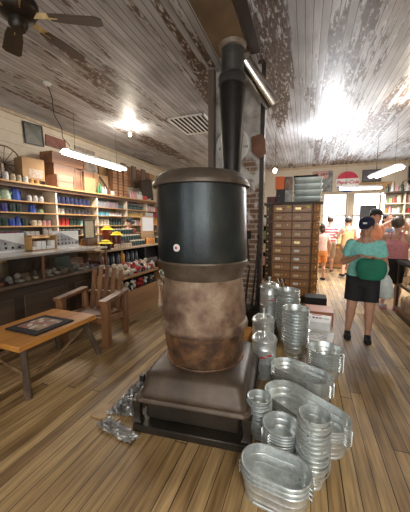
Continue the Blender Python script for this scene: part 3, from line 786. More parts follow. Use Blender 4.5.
# ------------------------------------------------------------------ drawer cabinet (octagonal)
t = thing('drawer_cabinet', 'tall octagonal oak hardware cabinet with many small drawers', 'cabinet', (-0.25, 5.96, 0), R(2))
hw, ch = 0.49, 0.13
octo = lambda e=0: [(hw + e, -hw + ch), (hw + e, hw - ch), (hw - ch, hw + e), (-hw + ch, hw + e), (-hw - e, hw - ch), (-hw - e, -hw + ch), (-hw + ch, -hw - e), (hw - ch, -hw - e)]
part('cabinet_body', MB().prism(octo(), 0.1, 1.87), wood('cabinet_frame_oak', (0.16, 0.085, 0.035), (0.09, 0.045, 0.02), 2), t)
part('plinth', MB().prism(octo(0.02), 0, 0.1), W_DARK, t)
part('cabinet_top', MB().prism(octo(0.05), 1.87, 1.91), W_DARK, t)
CHIP = M('cream_label_card', (0.7, 0.6, 0.42), (0.5, 0.38, 0.2)); YEL = M('yellow_sticker', (0.85, 0.68, 0.05))
TAG = [CHIP, CHIP, BRASS, WHITE]
NR = 11; rh = 1.74 / NR
def drawers(px, py, ang, wd, cols, wdmat):
    cw = wd / cols
    for r_ in range(NR):
        for c_ in range(cols):
            u = -wd / 2 + cw * (c_ + 0.5); z = 0.13 + rh * (r_ + 0.5)
            d = link('drawer', MB().box((0, -0.006, 0), (cw - 0.016, 0.014, rh - 0.018), None, 0.004).done('drawer', wdmat), t, (px + u * math.cos(ang), py + u * math.sin(ang), z)); d.rotation_euler = (0, 0, ang)
            link('knob', MB().ell((cw * 0.05 if cols > 1 else 0, -0.028, 0), 0.018, None, 10, 8).tube((cw * 0.05 if cols > 1 else 0, -0.01, 0), (cw * 0.05 if cols > 1 else 0, -0.022, 0), 0.006).done('knob', BRASS), d)
            if cols > 1:
                link('label_holder', MB().box((-cw * 0.2, -0.016, -0.006), (0.095, 0.006, 0.045)).done('label_holder', random.choice(TAG)), d)
                if random.random() < 0.6: link('sample', MB().ell((cw * 0.27, -0.02, 0.01), 0.009, None, 8, 6).done('sample', WHITE), d)
                if (r_, c_) in ((NR - 1, 0), (NR - 1, 1)): link('sticker', MB().box((cw * 0.3, -0.0155, 0.02), (0.06, 0.004, 0.03)).done('sticker', YEL), d)
drawers(0, -hw, 0, 2 * (hw - ch) - 0.03, 2, W_OAK)
s2 = ch / 2
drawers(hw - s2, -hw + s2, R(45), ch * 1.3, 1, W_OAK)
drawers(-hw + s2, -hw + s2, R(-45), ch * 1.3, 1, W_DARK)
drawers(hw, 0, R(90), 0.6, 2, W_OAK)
# on top of it
TX, TZ = -0.25, 1.91
GB = M('pale_galvanised_box', (0.62, 0.7, 0.68), (0.5, 0.58, 0.57), 0.35, 0.5, 5)
for k in range(4):
    t = thing('metal_bin', 'pale galvanised square bin on the drawer cabinet, %s' % ['lowest of four', 'second from the bottom', 'third from the bottom', 'topmost of four'][k], 'bin', (TX + 0.27, 5.85, TZ + k * 0.118), R(2 * (k % 2)), 'bins stacked on the drawer cabinet')
    o_, i_ = 0.255, 0.243
    lp = lambda s_, z_: [Vector((x, y, z_)) for x, y in rrect(s_, s_ * 0.75, 0.02, 3)]
    part('bin_body', MB().rings([lp(0.23, 0), lp(0.235, 0.005), lp(0.255, 0.1), lp(0.263, 0.103), lp(0.263, 0.113), lp(0.25, 0.113), lp(0.225, 0.01)]), GB, t)
single('tray', MB().b2(-0.24, 0.2, -0.16, 0.16, 0, 0.035), BLACKP, 'black flat tray on top of the pale bins', 'tray', (TX + 0.25, 5.85, TZ + 0.475))
ORG = M('orange_carton', (0.85, 0.2, 0.05), (0.75, 0.16, 0.04))
for (x, z, sx, sz, m_, l) in ((-0.235, 0.255, 0.17, 0.24, ORG, 'orange carton on the drawer cabinet'), (-0.075, 0.235, 0.13, 0.25, M('brown_print', (0.35, 0.25, 0.2), (0.12, 0.08, 0.07), scale=12), 'brown printed carton between orange carton and pale bins'),
                              (-0.215, 0.0, 0.17, 0.253, M('black_white_print', (0.03, 0.03, 0.03), (0.5, 0.5, 0.5), scale=9, lo=0.3, hi=0.4), 'black and white carton under the orange one'), (-0.07, 0.0, 0.125, 0.233, M('grey_carton', (0.5, 0.5, 0.48), (0.25, 0.25, 0.25), scale=9), 'grey carton next to the bottom pale bin'),
                              (-0.39, 0.0, 0.16, 0.12, M('dark_red_print', (0.2, 0.05, 0.06), (0.05, 0.02, 0.03), scale=9), 'low dark red box at left end of the drawer cabinet')):
    single('carton', MB().b2(-sx / 2, sx / 2, -0.12, 0.12, 0, sz, 0.002), m_, l, 'carton', (TX + x, 5.7, TZ + z))

# ------------------------------------------------------------------ left display counter
X0, X1 = -3.32, -4.02
t = thing('display_counter', 'long dark wooden counter with a glass display case at left', 'counter', (0, 0, 0))
Y0, Y1 = -1.0, 4.02
part('base_panel', MB().b2(X1, X0, Y0, Y1, 0, 0.72, 0.005), W_DARK, t)
mb = MB()
for k in range(6): mb.b2(X0, X0 + 0.012, Y0 + 0.1 + k * 0.83, Y0 + 0.8 + k * 0.83, 0.12, 0.6, 0.006)
part('raised_panels', mb, wood('panel_umber', (0.1, 0.065, 0.04), (0.04, 0.026, 0.018)), t)
part('case_ledge', MB().b2(X1 - 0.01, X0 + 0.05, Y0, Y1 + 0.02, 0.72, 0.76, 0.008), wood('worn_ledge', (0.16, 0.1, 0.055), (0.07, 0.045, 0.03)), t)
for y in (Y0, 1.0, 2.72, Y1 - 0.03): part('case_post', MB().b2(X0 - 0.03, X0, y, y + 0.03, 0.76, 1.08), W_MID, t)
part('case_back', MB().b2(X1, X1 + 0.02, Y0, Y1, 0.76, 1.08), M('dark_case_back', (0.05, 0.035, 0.025), (0.03, 0.02, 0.015)), t)
part('front_glass', MB().b2(X0 - 0.018, X0 - 0.012, Y0, Y1, 0.76, 1.08), GLASS, t)
part('top_glass', MB().b2(X1, X0 + 0.01, Y0, Y1, 1.085, 1.1), M('milky_counter_top', (0.6, 0.58, 0.54), (0.5, 0.48, 0.45), 0.12), t)
part('top_rail', MB().b2(X0 - 0.01, X0 + 0.012, Y0, Y1, 1.075, 1.105), M('dull_metal_rail', (0.45, 0.42, 0.38), None, 0.35, 0.7), t)
# contents of the case
cols = [((0.5, 0.42, 0.3), 'tan'), ((0.1, 0.09, 0.08), 'black'), ((0.55, 0.5, 0.42), 'cream'), ((0.35, 0.12, 0.08), 'rust red'), ((0.09, 0.14, 0.13), 'dark green'), ((0.3, 0.2, 0.12), 'brown'), ((0.1, 0.17, 0.24), 'slate blue'), ((0.6, 0.6, 0.58), 'white')]
n = 0
for i in range(26):
    for j, xx in enumerate((-3.42, -3.62)):
        y = 0.95 + i * 0.116; c, cn = cols[(i * 3 + j * 5 + (i // 4)) % 8]
        sx, sy, sz = random.uniform(.06, .1), random.uniform(.05, .09), random.uniform(.02, .06) + 0.03 * j
        mm = M('case_' + cn.replace(' ', '_'), c, None, 0.6, 0, 14)
        mb = MB()
        if (i + j) % 3 == 0: mb.ell((0, 0, sz * .5), (sx / 2, sy / 2, sz / 2))
        elif (i + j) % 3 == 1: mb.box((0, 0, sz / 2), (sx, sy, sz), None, 0.006)
        else: mb.lathe([(0, 0), (sy / 2, 0), (sy / 2.2, sz * .7), (sy / 4, sz), (0, sz)], seg=14)
        single('trinket', mb, mm, f'{cn} trinket, {"front" if j == 0 else "rear"} row of glass case, {ORD[i % 13]} from {"left end" if i < 13 else "middle post"}', 'trinket', (xx, y, 0.76), random.uniform(-.5, .5), 'trinkets in the glass case')
for i, (y, c, cn, hh) in enumerate(((1.35, (0.2, 0.05, 0.05), 'dark red', 0.2), (1.75, (0.06, 0.09, 0.07), 'dark green', 0.24), (2.1, (0.08, 0.13, 0.18), 'slate blue', 0.27), (2.45, (0.2, 0.16, 0.1), 'olive', 0.2), (3.5, (0.1, 0.15, 0.11), 'grey green', 0.2), (3.8, (0.2, 0.1, 0.05), 'brown', 0.14))):
    single('tin_box', MB().b2(-0.07, 0.07, -0.15, 0.15, 0, hh, 0.006), M('tin_' + cn.replace(' ', '_'), c, None, 0.5, 0.1, 8), f'{cn} box standing at the back of the glass case', 'box', (-3.88, y, 0.76), 0, 'boxes in the glass case')
single('price_card', MB().b2(-0.004, 0, -0.06, 0.06, 0, 0.075), M('amber_card', (0.55, 0.28, 0.06)), 'small amber card in the glass case under the top', 'card', (-3.78, 2.5, 0.98))


# on the counter: photo panels, little shelf, frame
def photo_panel(label, y0, y1, x, h):
    t = thing('photo_panel', label, 'photograph', (x, (y0 + y1) / 2, 1.1), 0, 'town photographs on the counter')
    w_ = (y1 - y0) / 2
    part('backing', MB().b2(-0.02, 0, -w_, w_, 0, h), PAPER, t)
    # printed buildings: grey fronts with rows of dark windows, as thin print on the panel
    mb = MB(); mb.rings([[Vector((xx, yy * w_, zz * h)) for yy, zz in ((-0.98, 0.12), (0.98, 0.12), (0.98, 0.35), (0.3, 0.62), (-0.4, 0.9), (-0.98, 0.78))] for xx in (0.001, 0.0025)])
    part('grey_print', mb, M('photo_grey', (0.46, 0.46, 0.45), (0.26, 0.26, 0.26), 0.6, scale=9), t)
    mb = MB()
    for k in range(7):
        u = -0.9 + k * 0.27
        mb.b2(0.003, 0.004, u * w_, (u + 0.1) * w_, 0.18 * h, 0.3 * h)
        if k < 5: mb.b2(0.003, 0.004, u * w_, (u + 0.07) * w_, 0.42 * h, 0.52 * h)
        if k < 3: mb.b2(0.003, 0.004, u * w_, (u + 0.07) * w_, 0.62 * h, 0.7 * h)
    part('dark_print', mb, BLACKP, t)


photo_panel('black and white panel of shop fronts at the left of the counter', 2.2, 2.92, -3.9, 0.27)
photo_panel('black and white panel of a long building near the end of the counter', 3.42, 3.98, -3.92, 0.28)
t = thing('counter_rack', 'small wooden rack with white cards between the two photo panels', 'rack', (-3.85, 3.16, 1.1))
mb = MB(); mb.b2(-0.07, 0.07, -0.22, 0.22, 0.0, 0.012); mb.b2(-0.07, 0.07, -0.22, 0.22, 0.215, 0.23)
for y in (-0.22, 0.21): mb.b2(-0.07, 0.07, y, y + 0.01, 0, 0.23)
part('rack_frame', mb, W_SHELF, t)
mb = MB()
for k in range(5): mb.b2(-0.03, 0.05, -0.2 + k * 0.082, -0.13 + k * 0.082, 0.013, 0.06 + 0.08 * (k % 3 != 0))
part('card_stacks', mb, PAPER, t)
t = thing('picture_frame', 'dark framed notice standing at the end of the glass counter', 'framed notice', (-3.86, 4.2, 1.22))
part('frame', MB().b2(-0.015, 0.0, -0.14, 0.14, 0, 0.36).b2(0, 0.012, -0.14, -0.115, 0, 0.36).b2(0, 0.012, 0.115, 0.14, 0, 0.36).b2(0, 0.012, -0.115, 0.115, 0, 0.025).b2(0, 0.012, -0.115, 0.115, 0.335, 0.36), W_DARK, t)
part('notice', MB().b2(0.0, 0.004, -0.115, 0.115, 0.025, 0.335), M('yellowed_paper', (0.62, 0.55, 0.38), (0.5, 0.42, 0.28), 0.7, scale=25), t)
single('display_block', MB().b2(-0.07, 0.07, -0.13, 0.13, 0, 0.12, 0.004), W_MID, 'small wooden block under the dark framed notice', 'block', (-3.86, 4.2, 1.1))

# second counter with jars
t = thing('jar_counter', 'dark open counter crowded with jars beyond the glass case', 'counter', (0, 0, 0))
part('counter_top', MB().b2(-4.25, -3.55, 4.12, 7.3, 0.96, 1.0, 0.006), wood('pale_counter', (0.42, 0.3, 0.18), (0.26, 0.17, 0.1)), t)
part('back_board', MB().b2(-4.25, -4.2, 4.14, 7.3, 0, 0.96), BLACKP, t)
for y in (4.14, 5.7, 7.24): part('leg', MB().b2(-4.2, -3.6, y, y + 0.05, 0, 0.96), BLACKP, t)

_protos = {}


def item(kind, cname, c, w_, h, metal=0.0, rough=0.35, lid=None):
    key = (kind, cname, round(w_, 3), round(h, 3))
    if key in _protos: return _protos[key]
    mt = M('goods_' + cname.replace(' ', '_'), c, tuple(x * .6 for x in c), rough, metal, 25)
    mb = MB(); r = w_ / 2
    mats = [mt]
    if kind == 'mug':
        mb.lathe([(0, 0), (r * .9, 0), (r, h * .1), (r, h), (r * .9, h), (r * .85, h * .2), (0, h * .12)], seg=16)
        mb.path([(r * .2, -r * .9, h * .8), (r * .3, -r * 1.5, h * .75), (r * .3, -r * 1.6, h * .4), (r * .2, -r * .9, h * .22)], r * .12, 6)
    elif kind in ('jar', 'canister'):
        mb.lathe([(0, 0), (r, 0), (r, h * .74), (r * .75, h * .82), (r * .8, h * .84), (r * .8, h), (0, h)], seg=16)
    elif kind == 'bottle':
        mb.lathe([(0, 0), (r, 0), (r, h * .5), (r * .9, h * .6), (r * .35, h * .75), (r * .33, h * .95), (r * .4, h), (0, h)], seg=14)
    elif kind in ('jug', 'pot', 'kettle'):
        mb.lathe([(0, 0), (r, 0), (r * 1.02, h * .2), (r * .72, h * .78), (r * .78, h * .84), (r * .6, h * .92), (r * .15, h * .95), (r * .12, h), (0, h)], seg=20)
        mb.path([(0, -r * .85, h * .7), (0, -r * 1.5, h * .65), (0, -r * 1.5, h * .3), (0, -r * .95, h * .2)], r * .1, 6)
        mb.path([(0, r * .8, h * .45), (0, r * 1.2, h * .6), (0, r * 1.4, h * .78)], [r * .2, r * .14, r * .1], 8)
    else:
        mb.box((0, 0, h / 2), (w_ * .9, w_, h), None, 0.003)
    me = mb.done(kind, mats)
    # pale paper band on bottles and jars as a second material
    if kind in ('jar', 'bottle', 'canister', 'box') and lid:
        me.materials.append(M('goods_' + lid[0].replace(' ', '_'), lid[1], None, 0.5, 0, 20))
        for p in me.polygons:
            zc = p.center.z
            if (zc > h * .82 and kind != 'box') or (kind == 'box' and abs(p.normal.x) > .5): p.material_index = 1
    _protos[key] = me
    return me


def row(where, kindseq, y0, y1, z, x, w_, gap=0.012, group=None):
    """goods set side by side from y0 to y1; kindseq entries (kind, colour name, colour, height, count, [lid])"""
    y = y0; n = 0
    for e in kindseq:
        kind, cn, c, h, cnt = e[:5]; lid = e[5] if len(e) > 5 else None
        for k in range(cnt):
            if y + w_ > y1: return
            o = link({'pot': 'coffee_pot', 'box': 'carton'}.get(kind, kind), item(kind, cn, c, w_, h, lid=lid), None, (x - random.uniform(0, .02), y + w_ / 2, z), random.uniform(-.15, .15))
            nm = {'pot': 'coffee pot', 'box': 'carton'}.get(kind, kind)
            tag(o, f'{cn} {nm}, {ORD[min(n, 19)]} from the left {where}', nm, group or ('goods ' + where))
            y += w_ + gap; n += 1


# ------------------------------------------------------------------ left wall shelving
XS = -5.08
ys = [1.8, 3.2, 4.6, 5.85, 7.12, 8.25, 9.4]
t = thing('wall_shelving', 'long pine shelving filled with enamelware and jars on the left wall', 'shelving', (0, 0, 0))
zsh = [1.0, 1.235, 1.465, 1.725, 1.945]
part('back_boards', MB().b2(-5.49, -5.46, ys[0], ys[-1], 0.0, 2.28), M('shelf_back_paint', (0.3, 0.25, 0.19), (0.22, 0.18, 0.13)), t)
for y in ys: part('upright', MB().b2(-5.46, XS, y - 0.02, y + 0.02, 0.0, 2.2), CREAM, t)
for z in zsh: part('shelf', MB().b2(-5.46, XS + 0.01, ys[0], ys[-1], z - 0.025, z, 0.002), W_SHELF, t)
part('top_board', MB().b2(-5.46, XS + 0.07, ys[0], ys[-1], 2.255, 2.29, 0.004), W_SHELF, t)
part('cornice', MB().b2(XS - 0.03, XS + 0.02, ys[0], ys[-1], 2.18, 2.255, 0.006), W_MID, t)

NV = (0.02, 0.025, 0.07); BL = (0.03, 0.09, 0.45); GRN = (0.03, 0.07, 0.06); CR = (0.72, 0.66, 0.5); WH = (0.75, 0.75, 0.72); TE = (0.3, 0.55, 0.55); RD = (0.6, 0.05, 0.04); PU = (0.28, 0.07, 0.15); GY = (0.3, 0.3, 0.31); YE = (0.85, 0.7, 0.02); OR = (0.8, 0.35, 0.08); PK = (0.65, 0.35, 0.35); BK = (0.015, 0.013, 0.013)
xs = -5.2
A0, A1 = 3.1, 4.55
row('on the top shelf of the left bay', [('jug', 'mint and cream', (0.55, 0.68, 0.5), .2, 2), ('pot', 'bright blue', BL, .24, 1)], 3.32, A1, 1.945, xs, .17, .02)
row('beside the blue pot on the top shelf', [('jar', 'chrome', (0.55, 0.55, 0.53), .13, 3)], 4.02, A1, 1.945, xs, .10, .03)
row('on the second shelf of the left bay', [('mug', 'navy', NV, .15, 1), ('mug', 'violet blue', (0.08, 0.06, 0.3), .15, 1), ('mug', 'dark green', GRN, .15, 2)], 3.36, A1, 1.725, xs, .12, .02)
row('at the right of the second shelf', [('kettle', 'royal blue', BL, .18, 1), ('pot', 'sage green', (0.2, 0.3, 0.16), .1, 1)], 4.05, A1, 1.725, xs, .14, .03)
row('on the third shelf of the left bay', [('mug', 'dark green', GRN, .15, 2), ('mug', 'royal blue', (0.05, 0.14, 0.45), .13, 1), ('pot', 'cobalt blue', BL, .19, 1), ('mug', 'black', GRN, .15, 1)], 3.36, A1, 1.465, xs, .115, .012)
row('at the right of the third shelf', [('mug', 'cream', CR, .11, 2), ('mug', 'pale pink', PK, .11, 2)], 4.08, A1, 1.465, xs, .10, .01)
row('on the fourth shelf of the left bay', [('mug', 'plum', PU, .12, 5), ('mug', 'teal', (0.05, 0.2, 0.3), .12, 1), ('box', 'white', WH, .12, 3)], 3.3, A1, 1.235, xs, .09, .012)
row('at the right of the fourth shelf', [('jar', 'white', WH, .18, 2)], 4.33, A1, 1.235, xs, .1, .01)
row('on the top shelf of the second bay', [('mug', 'navy speckled', (0.03, 0.04, 0.12), .16, 8)], 4.68, 5.82, 1.945, xs, .115, .014)
row('on the second shelf of the second bay', [('mug', 'white', WH, .12, 2), ('mug', 'charcoal', (0.1, 0.1, 0.12), .12, 7)], 4.68, 5.82, 1.725, xs, .105, .012)
row('on the third shelf of the second bay', [('canister', 'red', RD, .17, 3), ('canister', 'black', BK, .17, 3), ('canister', 'aqua', TE, .13, 3)], 4.68, 5.82, 1.465, xs, .10, .012)
row('on the fourth shelf of the second bay', [('canister', 'dark green', (0.02, 0.09, 0.05), .15, 6, ('white_lid', WH)), ('canister', 'cream', CR, .15, 3)], 4.68, 5.82, 1.235, xs, .10, .012)
row('on the top shelf of the third bay', [('box', 'grey', GY, .16, 3), ('box', 'mauve', (0.35, 0.25, 0.27), .17, 4), ('box', 'black', BK, .1, 2)], 5.93, 7.08, 1.945, xs, .12, .006)
row('on the second shelf of the third bay', [('box', 'sky blue', (0.15, 0.5, 0.7), .1, 4), ('jar', 'white', WH, .1, 5, ('rust_lid', (0.4, 0.12, 0.05)))], 5.93, 7.08, 1.725, xs, .11, .01)
row('on the third shelf of the third bay', [('canister', 'cream', CR, .17, 4), ('bottle', 'black', BK, .2, 5)], 5.93, 7.08, 1.465, xs, .11, .012)
row('on the fourth shelf of the third bay', [('jar', 'honey', OR, .16, 4, ('gold_lid', (0.6, 0.4, 0.1))), ('bottle', 'dark brown', (0.06, 0.03, 0.02), .18, 5)], 5.93, 7.08, 1.235, xs, .11, .012)
row('on the top shelf of the fourth bay', [('bottle', 'black', BK, .19, 12, ('silver_cap', (0.5, 0.5, 0.5)))], 7.18, 8.2, 1.945, xs, .08, .006)
row('on the second shelf of the fourth bay', [('bottle', 'mustard', (0.75, 0.5, 0.15), .17, 11, ('white_cap', WH))], 7.18, 8.2, 1.725, xs, .08, .01)
row('on the third shelf of the fourth bay', [('box', 'white', WH, .16, 4), ('box', 'pink', PK, .14, 3)], 7.18, 8.2, 1.465, xs, .12, .02)
row('on the top shelf of the fifth bay', [('box', 'pink and white', (0.75, 0.5, 0.5), .17, 4), ('box', 'red', RD, .15, 2)], 8.3, 9.3, 1.945, xs, .14, .02)
row('on the second shelf of the fifth bay', [('box', 'white', WH, .17, 3), ('box', 'crimson', (0.5, 0.03, 0.1), .15, 3)], 8.3, 9.3, 1.725, xs, .14, .02)
row('on the third shelf of the fifth bay', [('jar', 'orange', OR, .2, 6, ('yellow_lid', YE))], 8.3, 9.3, 1.465, xs, .14, .02)

# jars on the second counter
def jars(where, kind, cn, c, h, w_, y0, n, x, z, lid=None): row(where, [(kind, cn, c, h, n, lid)], y0, y0 + 9, z, x, w_, .008)
YL = ('sunny_yellow_lid', (0.95, 0.75, 0.01))
YH = M('yellow_cloth', (0.95, 0.75, 0.01), (0.8, 0.6, 0.01), 0.7)
for i, (x, y, h, c, cn) in enumerate(((-3.68, 4.42, .16, (0.03, 0.015, 0.012), 'black'), (-3.75, 4.86, .31, (0.1, 0.02, 0.02), 'dark red'), (-3.98, 4.85, .42, (0.3, 0.06, 0.03), 'red brown'))):
    t = thing('capped_jars', f'{cn} preserve jar under a bright yellow cloth cap, {["nearest and lowest", "middle one", "farthest and highest"][i]}', 'jar', (x, y, 1.0), 0, 'yellow capped jars')
    r_ = 0.1
    part('jar_body', MB().lathe([(0, 0), (r_, 0), (r_, h * .8), (r_ * .8, h * .86), (r_ * .8, h), (0, h)], seg=20), M('jam_' + cn.replace(' ', '_'), c, None, 0.15), t)
    k_ = 24
    part('cloth_cap', MB().rings([[Vector((rr * (1 + 0.12 * (k % 2) * (rr > .09)) * math.cos(2 * PI * k / k_), rr * (1 + 0.12 * (k % 2) * (rr > .09)) * math.sin(2 * PI * k / k_), zz)) for k in range(k_)] for rr, zz in ((0.125, h - .04), (0.085, h - .005), (0.08, h + .02), (0.02, h + .03))]), YH, t)
jars('in the amber front row on the jar counter', 'jar', 'amber', (0.75, 0.33, 0.06), .16, .09, 4.2, 2, -3.95, 1.0, ('gold_lid', (0.6, 0.4, 0.1)))
jars('in the amber rear row on the jar counter', 'jar', 'amber', (0.75, 0.33, 0.06), .2, .1, 4.25, 4, -4.12, 1.0, ('gold_lid', (0.6, 0.4, 0.1)))
single('display_riser', MB().b2(-0.11, 0.11, -0.7, 0.7, 0, 0.12, 0.004), W_DARK, 'low dark riser under the black jars', 'riser', (-3.9, 5.75, 1.0))
single('display_riser', MB().b2(-0.1, 0.1, -0.75, 0.75, 0, 0.26, 0.004), W_DARK, 'taller dark riser behind the black jars', 'riser', (-4.12, 5.75, 1.0))
BKL = ('cream_lid', CR)
jars('in the bottom row of black jars', 'jar', 'black', BK, .13, .09, 5.3, 6, -3.72, 1.0, BKL)
jars('in the middle row of black jars', 'jar', 'black', BK, .13, .09, 5.1, 9, -3.9, 1.12, BKL)
jars('in the top row of black jars', 'jar', 'black', BK, .13, .09, 5.1, 9, -4.12, 1.26, BKL)
single('cardboard_tray', MB().b2(-0.09, 0.09, -0.22, 0.22, 0, 0.14, 0.004), CARD, 'tan cardboard tray between the yellow capped jars and black jars', 'tray', (-3.72, 4.87 + 0.22, 1.0)) if False else None
jars('in the white row at the front edge', 'jar', 'white and gold', (0.7, 0.55, 0.4), .09, .075, 4.62, 7, -3.62, 1.0)
jars('in the tan row before the white sign', 'jar', 'orange', OR, .17, .1, 6.0, 3, -3.7, 1.0, ('tan_lid', (0.5, 0.3, 0.15)))
jars('of the dark pair at the far end', 'jar', 'black', BK, .17, .1, 6.45, 3, -3.72, 1.0, ('white_cap', WH))
t = thing('notice_board', 'white notice in a pale wooden frame among the jars', 'sign', (-3.88, 6.3, 1.0))
part('frame', MB().b2(-0.01, 0.012, -0.3, 0.3, 0.14, 0.7).b2(-0.03, 0.03, -0.3, 0.3, 0.0, 0.14), W_SHELF, t)
part('notice', MB().b2(0.013, 0.017, -0.26, 0.26, 0.32, 0.67), M('bright_notice', (0.9, 0.9, 0.9), (0.86, 0.86, 0.86), 0.6), t)

# ------------------------------------------------------------------ on top of the left shelves
TZ = 2.29
def crate(label, x, y, z, sx, sy, sz, mat=W_CRATE, rz=0.0, text=None, grp='boxes on top of the shelves', name='wooden_crate', cat='crate'):
    t = thing(name, label, cat, (x, y, z), rz, grp)
    part('crate_body', MB().box((0, 0, sz / 2), (sx, sy, sz), None, 0.004), mat, t)
    if name == 'wooden_crate':
        mb = MB()
        for yy in (-sy / 2 + 0.02, sy / 2 - 0.02): mb.box((sx / 2 + 0.006, yy, sz / 2), (0.012, 0.04, sz))
        mb.box((sx / 2 + 0.006, 0, sz * 0.5), (0.004, sy - 0.1, 0.008)); part('battens', mb, W_CRATE, t)
    if text:
        part('printed_panel', MB().b2(sx / 2 + 0.0005, sx / 2 + 0.003, -sy * .22, sy * .42, sz * 0.1, sz * 0.5), M('box_print', (0.6, 0.5, 0.4), (0.3, 0.2, 0.14), 0.8, scale=40), t)
    return t


crate('open cardboard box with printed panel on top of the left shelves', -5.2, 4.12, TZ + 0.07, 0.3, 0.42, 0.42, CARD, R(-12), True, name='cardboard_box', cat='box')
t = thing('wire_rack', 'dark wire rack under the cardboard box on the shelf top', 'rack', (-5.2, 4.12, TZ))
mb = MB()
for k in range(8): mb.tube((-0.15, -0.2 + k * 0.057, 0.03), (0.16, -0.2 + k * 0.057, 0.03), 0.005)
for xx in (-0.15, 0.16): mb.tube((xx, -0.22, 0.06), (xx, 0.22, 0.06), 0.006); mb.tube((xx, -0.22, 0.008), (xx, 0.22, 0.008), 0.006)
part('rack_bars', mb, BLACK, t)
crate('broad wooden crate with faded lettering on the stack by the wall', -5.22, 4.98, TZ + 0.5, 0.34, 0.92, 0.24)
crate('wooden crate directly under the broad crate', -5.22, 4.86, TZ + 0.27, 0.33, 0.62, 0.23)
crate('pinkish wooden crate at the bottom of the crate stack', -5.18, 4.82, TZ, 0.34, 0.5, 0.27, wood('pink_crate', (0.48, 0.23, 0.14), (0.33, 0.15, 0.09)))
crate('wooden crate beside the bottom pinkish crate', -5.25, 5.24, TZ, 0.28, 0.3, 0.3)
crate('wooden crate under the right end of the broad crate', -5.25, 5.26, TZ + 0.3, 0.28, 0.26, 0.2)
crate('tan paper covered box right of the crate stack', -5.22, 5.62, TZ, 0.3, 0.38, 0.36, CARD, 0, None, name='cardboard_box', cat='box')
crate('dark small crate on the tan paper box', -5.22, 5.6, TZ + 0.36, 0.3, 0.36, 0.12, W_CRATE)
crate('tall tan carton behind the bottles on the shelf top', -5.3, 6.2, TZ, 0.2, 0.5, 0.52, CARD, 0, None, name='cardboard_box', cat='box')
# hoop sieve and dark wheel at far left
t = thing('hoop_basket', 'round bentwood hoop leaning on the wall at the left end', 'hoop', (-5.36, 3.72, TZ + 0.33))
pts = [(0.06 * math.sin(2 * PI * k / 32), 0.34 * math.cos(2 * PI * k / 32), 0.32 * math.sin(2 * PI * k / 32)) for k in range(32)]
part('hoop', MB().path(pts, 0.014, 8, True), W_MID, t)
mb = MB()
for k in range(6):
    a = PI * k / 6; mb.tube((0.06 * math.sin(a), 0.33 * math.cos(a), 0.31 * math.sin(a)), (-0.06 * math.sin(a), -0.33 * math.cos(a), -0.31 * math.sin(a)), 0.006)
part('spokes', mb, W_DARK, t)
crate('dark wooden box half hidden behind the hoop', -5.3, 3.45, TZ, 0.2, 0.3, 0.3, W_DARK)
row('on the shelf top before the hoop', [('jar', 'white', WH, .14, 1), ('jar', 'tan', (0.5, 0.4, 0.25), .12, 2), ('jar', 'white', WH, .11, 1), ('jar', 'amber', (0.6, 0.4, 0.1), .08, 2)], 3.5, 4.4, TZ, -5.06, .09, .03)
# tall tobacco press columns
for k in range(3):
    t = thing('wooden_column', 'tall notched wooden rack column on the shelf top, %s of three' % ['left', 'middle', 'right'][k], 'wooden rack', (-5.25, 6.72 + k * 0.25, TZ), 0, 'notched wooden columns')
    hh = 0.88
    part('column_body', MB().b2(-0.08, 0.08, -0.09, 0.09, 0, hh, 0.004), W_CRATE, t)
    mb = MB()
    for j in range(10): mb.b2(0.08, 0.095, -0.085, 0.085, 0.03 + j * 0.086, 0.09 + j * 0.086, 0.003)
    part('notches', mb, wood('worn_orange_wood', (0.5, 0.27, 0.14), (0.3, 0.15, 0.08)), t)
row('in the bottle group on the shelf top', [('bottle', 'green', (0.05, 0.2, 0.08), .28, 2), ('bottle', 'clear white', WH, .2, 2), ('bottle', 'brown', (0.2, 0.08, 0.03), .24, 2), ('jar', 'white', WH, .12, 2)], 5.86, 6.6, TZ, -5.05, .07, .015)
row('in the pink group on the shelf top', [('bottle', 'pink', (0.8, 0.4, 0.42), .22, 4), ('bottle', 'white', WH, .25, 3), ('jar', 'red', RD, .14, 3)], 7.3, 8.4, TZ, -5.08, .08, .02)
t = thing('plank', 'dark stick leaning on the tall tan carton', 'stick', (-5.12, 6.25, TZ)); part('stick_body', MB().beam((0, -0.22, 0.44), (0, 0.24, 0.02), 0.03, 0.04), W_DARK, t)
t = thing('washboard', 'dark wooden board tilted on the shelf top beyond the pink bottles', 'board', (-5.18, 8.5, TZ)); t.rotation_euler = (R(12), 0, 0)
part('board_body', MB().b2(-0.03, 0.03, -0.35, 0.35, 0.08, 0.72, 0.01), W_DARK, t); part('feet', MB().b2(-0.03, 0.03, -0.33, -0.27, 0, 0.08).b2(-0.03, 0.03, 0.27, 0.33, -0.0, 0.08), W_DARK, t)
for k, (y, h1, h2, m_) in enumerate(((7.55, 2.75, 3.4, W_GREY), (7.82, 2.7, 3.35, W_CRATE), (8.12, 2.72, 3.42, W_GREY), (8.42, 2.75, 3.35, W_CRATE), (8.7, 2.8, 3.42, W_GREY), (8.98, 2.85, 3.35, W_CRATE))):
    single('wall_board', MB().b2(0, 0.05, -0.12, 0.12, h1, h2, 0.008), m_, f'{"grey" if m_ is W_GREY else "brown"} old board hung high on the left wall, {ORD[k]} of six', 'board', (XL, y, 0), 0, 'boards hung on the left wall')
for k, y in enumerate((9.35, 9.75)):
    single('wall_board', MB().b2(0, 0.03, -0.14, 0.14, 2.95, 3.35, 0.004), CARD, f'small tan picture far along the left wall, {["nearer", "farther"][k]} of two', 'picture', (XL, y, 0), 0, 'tan pictures on the left wall')


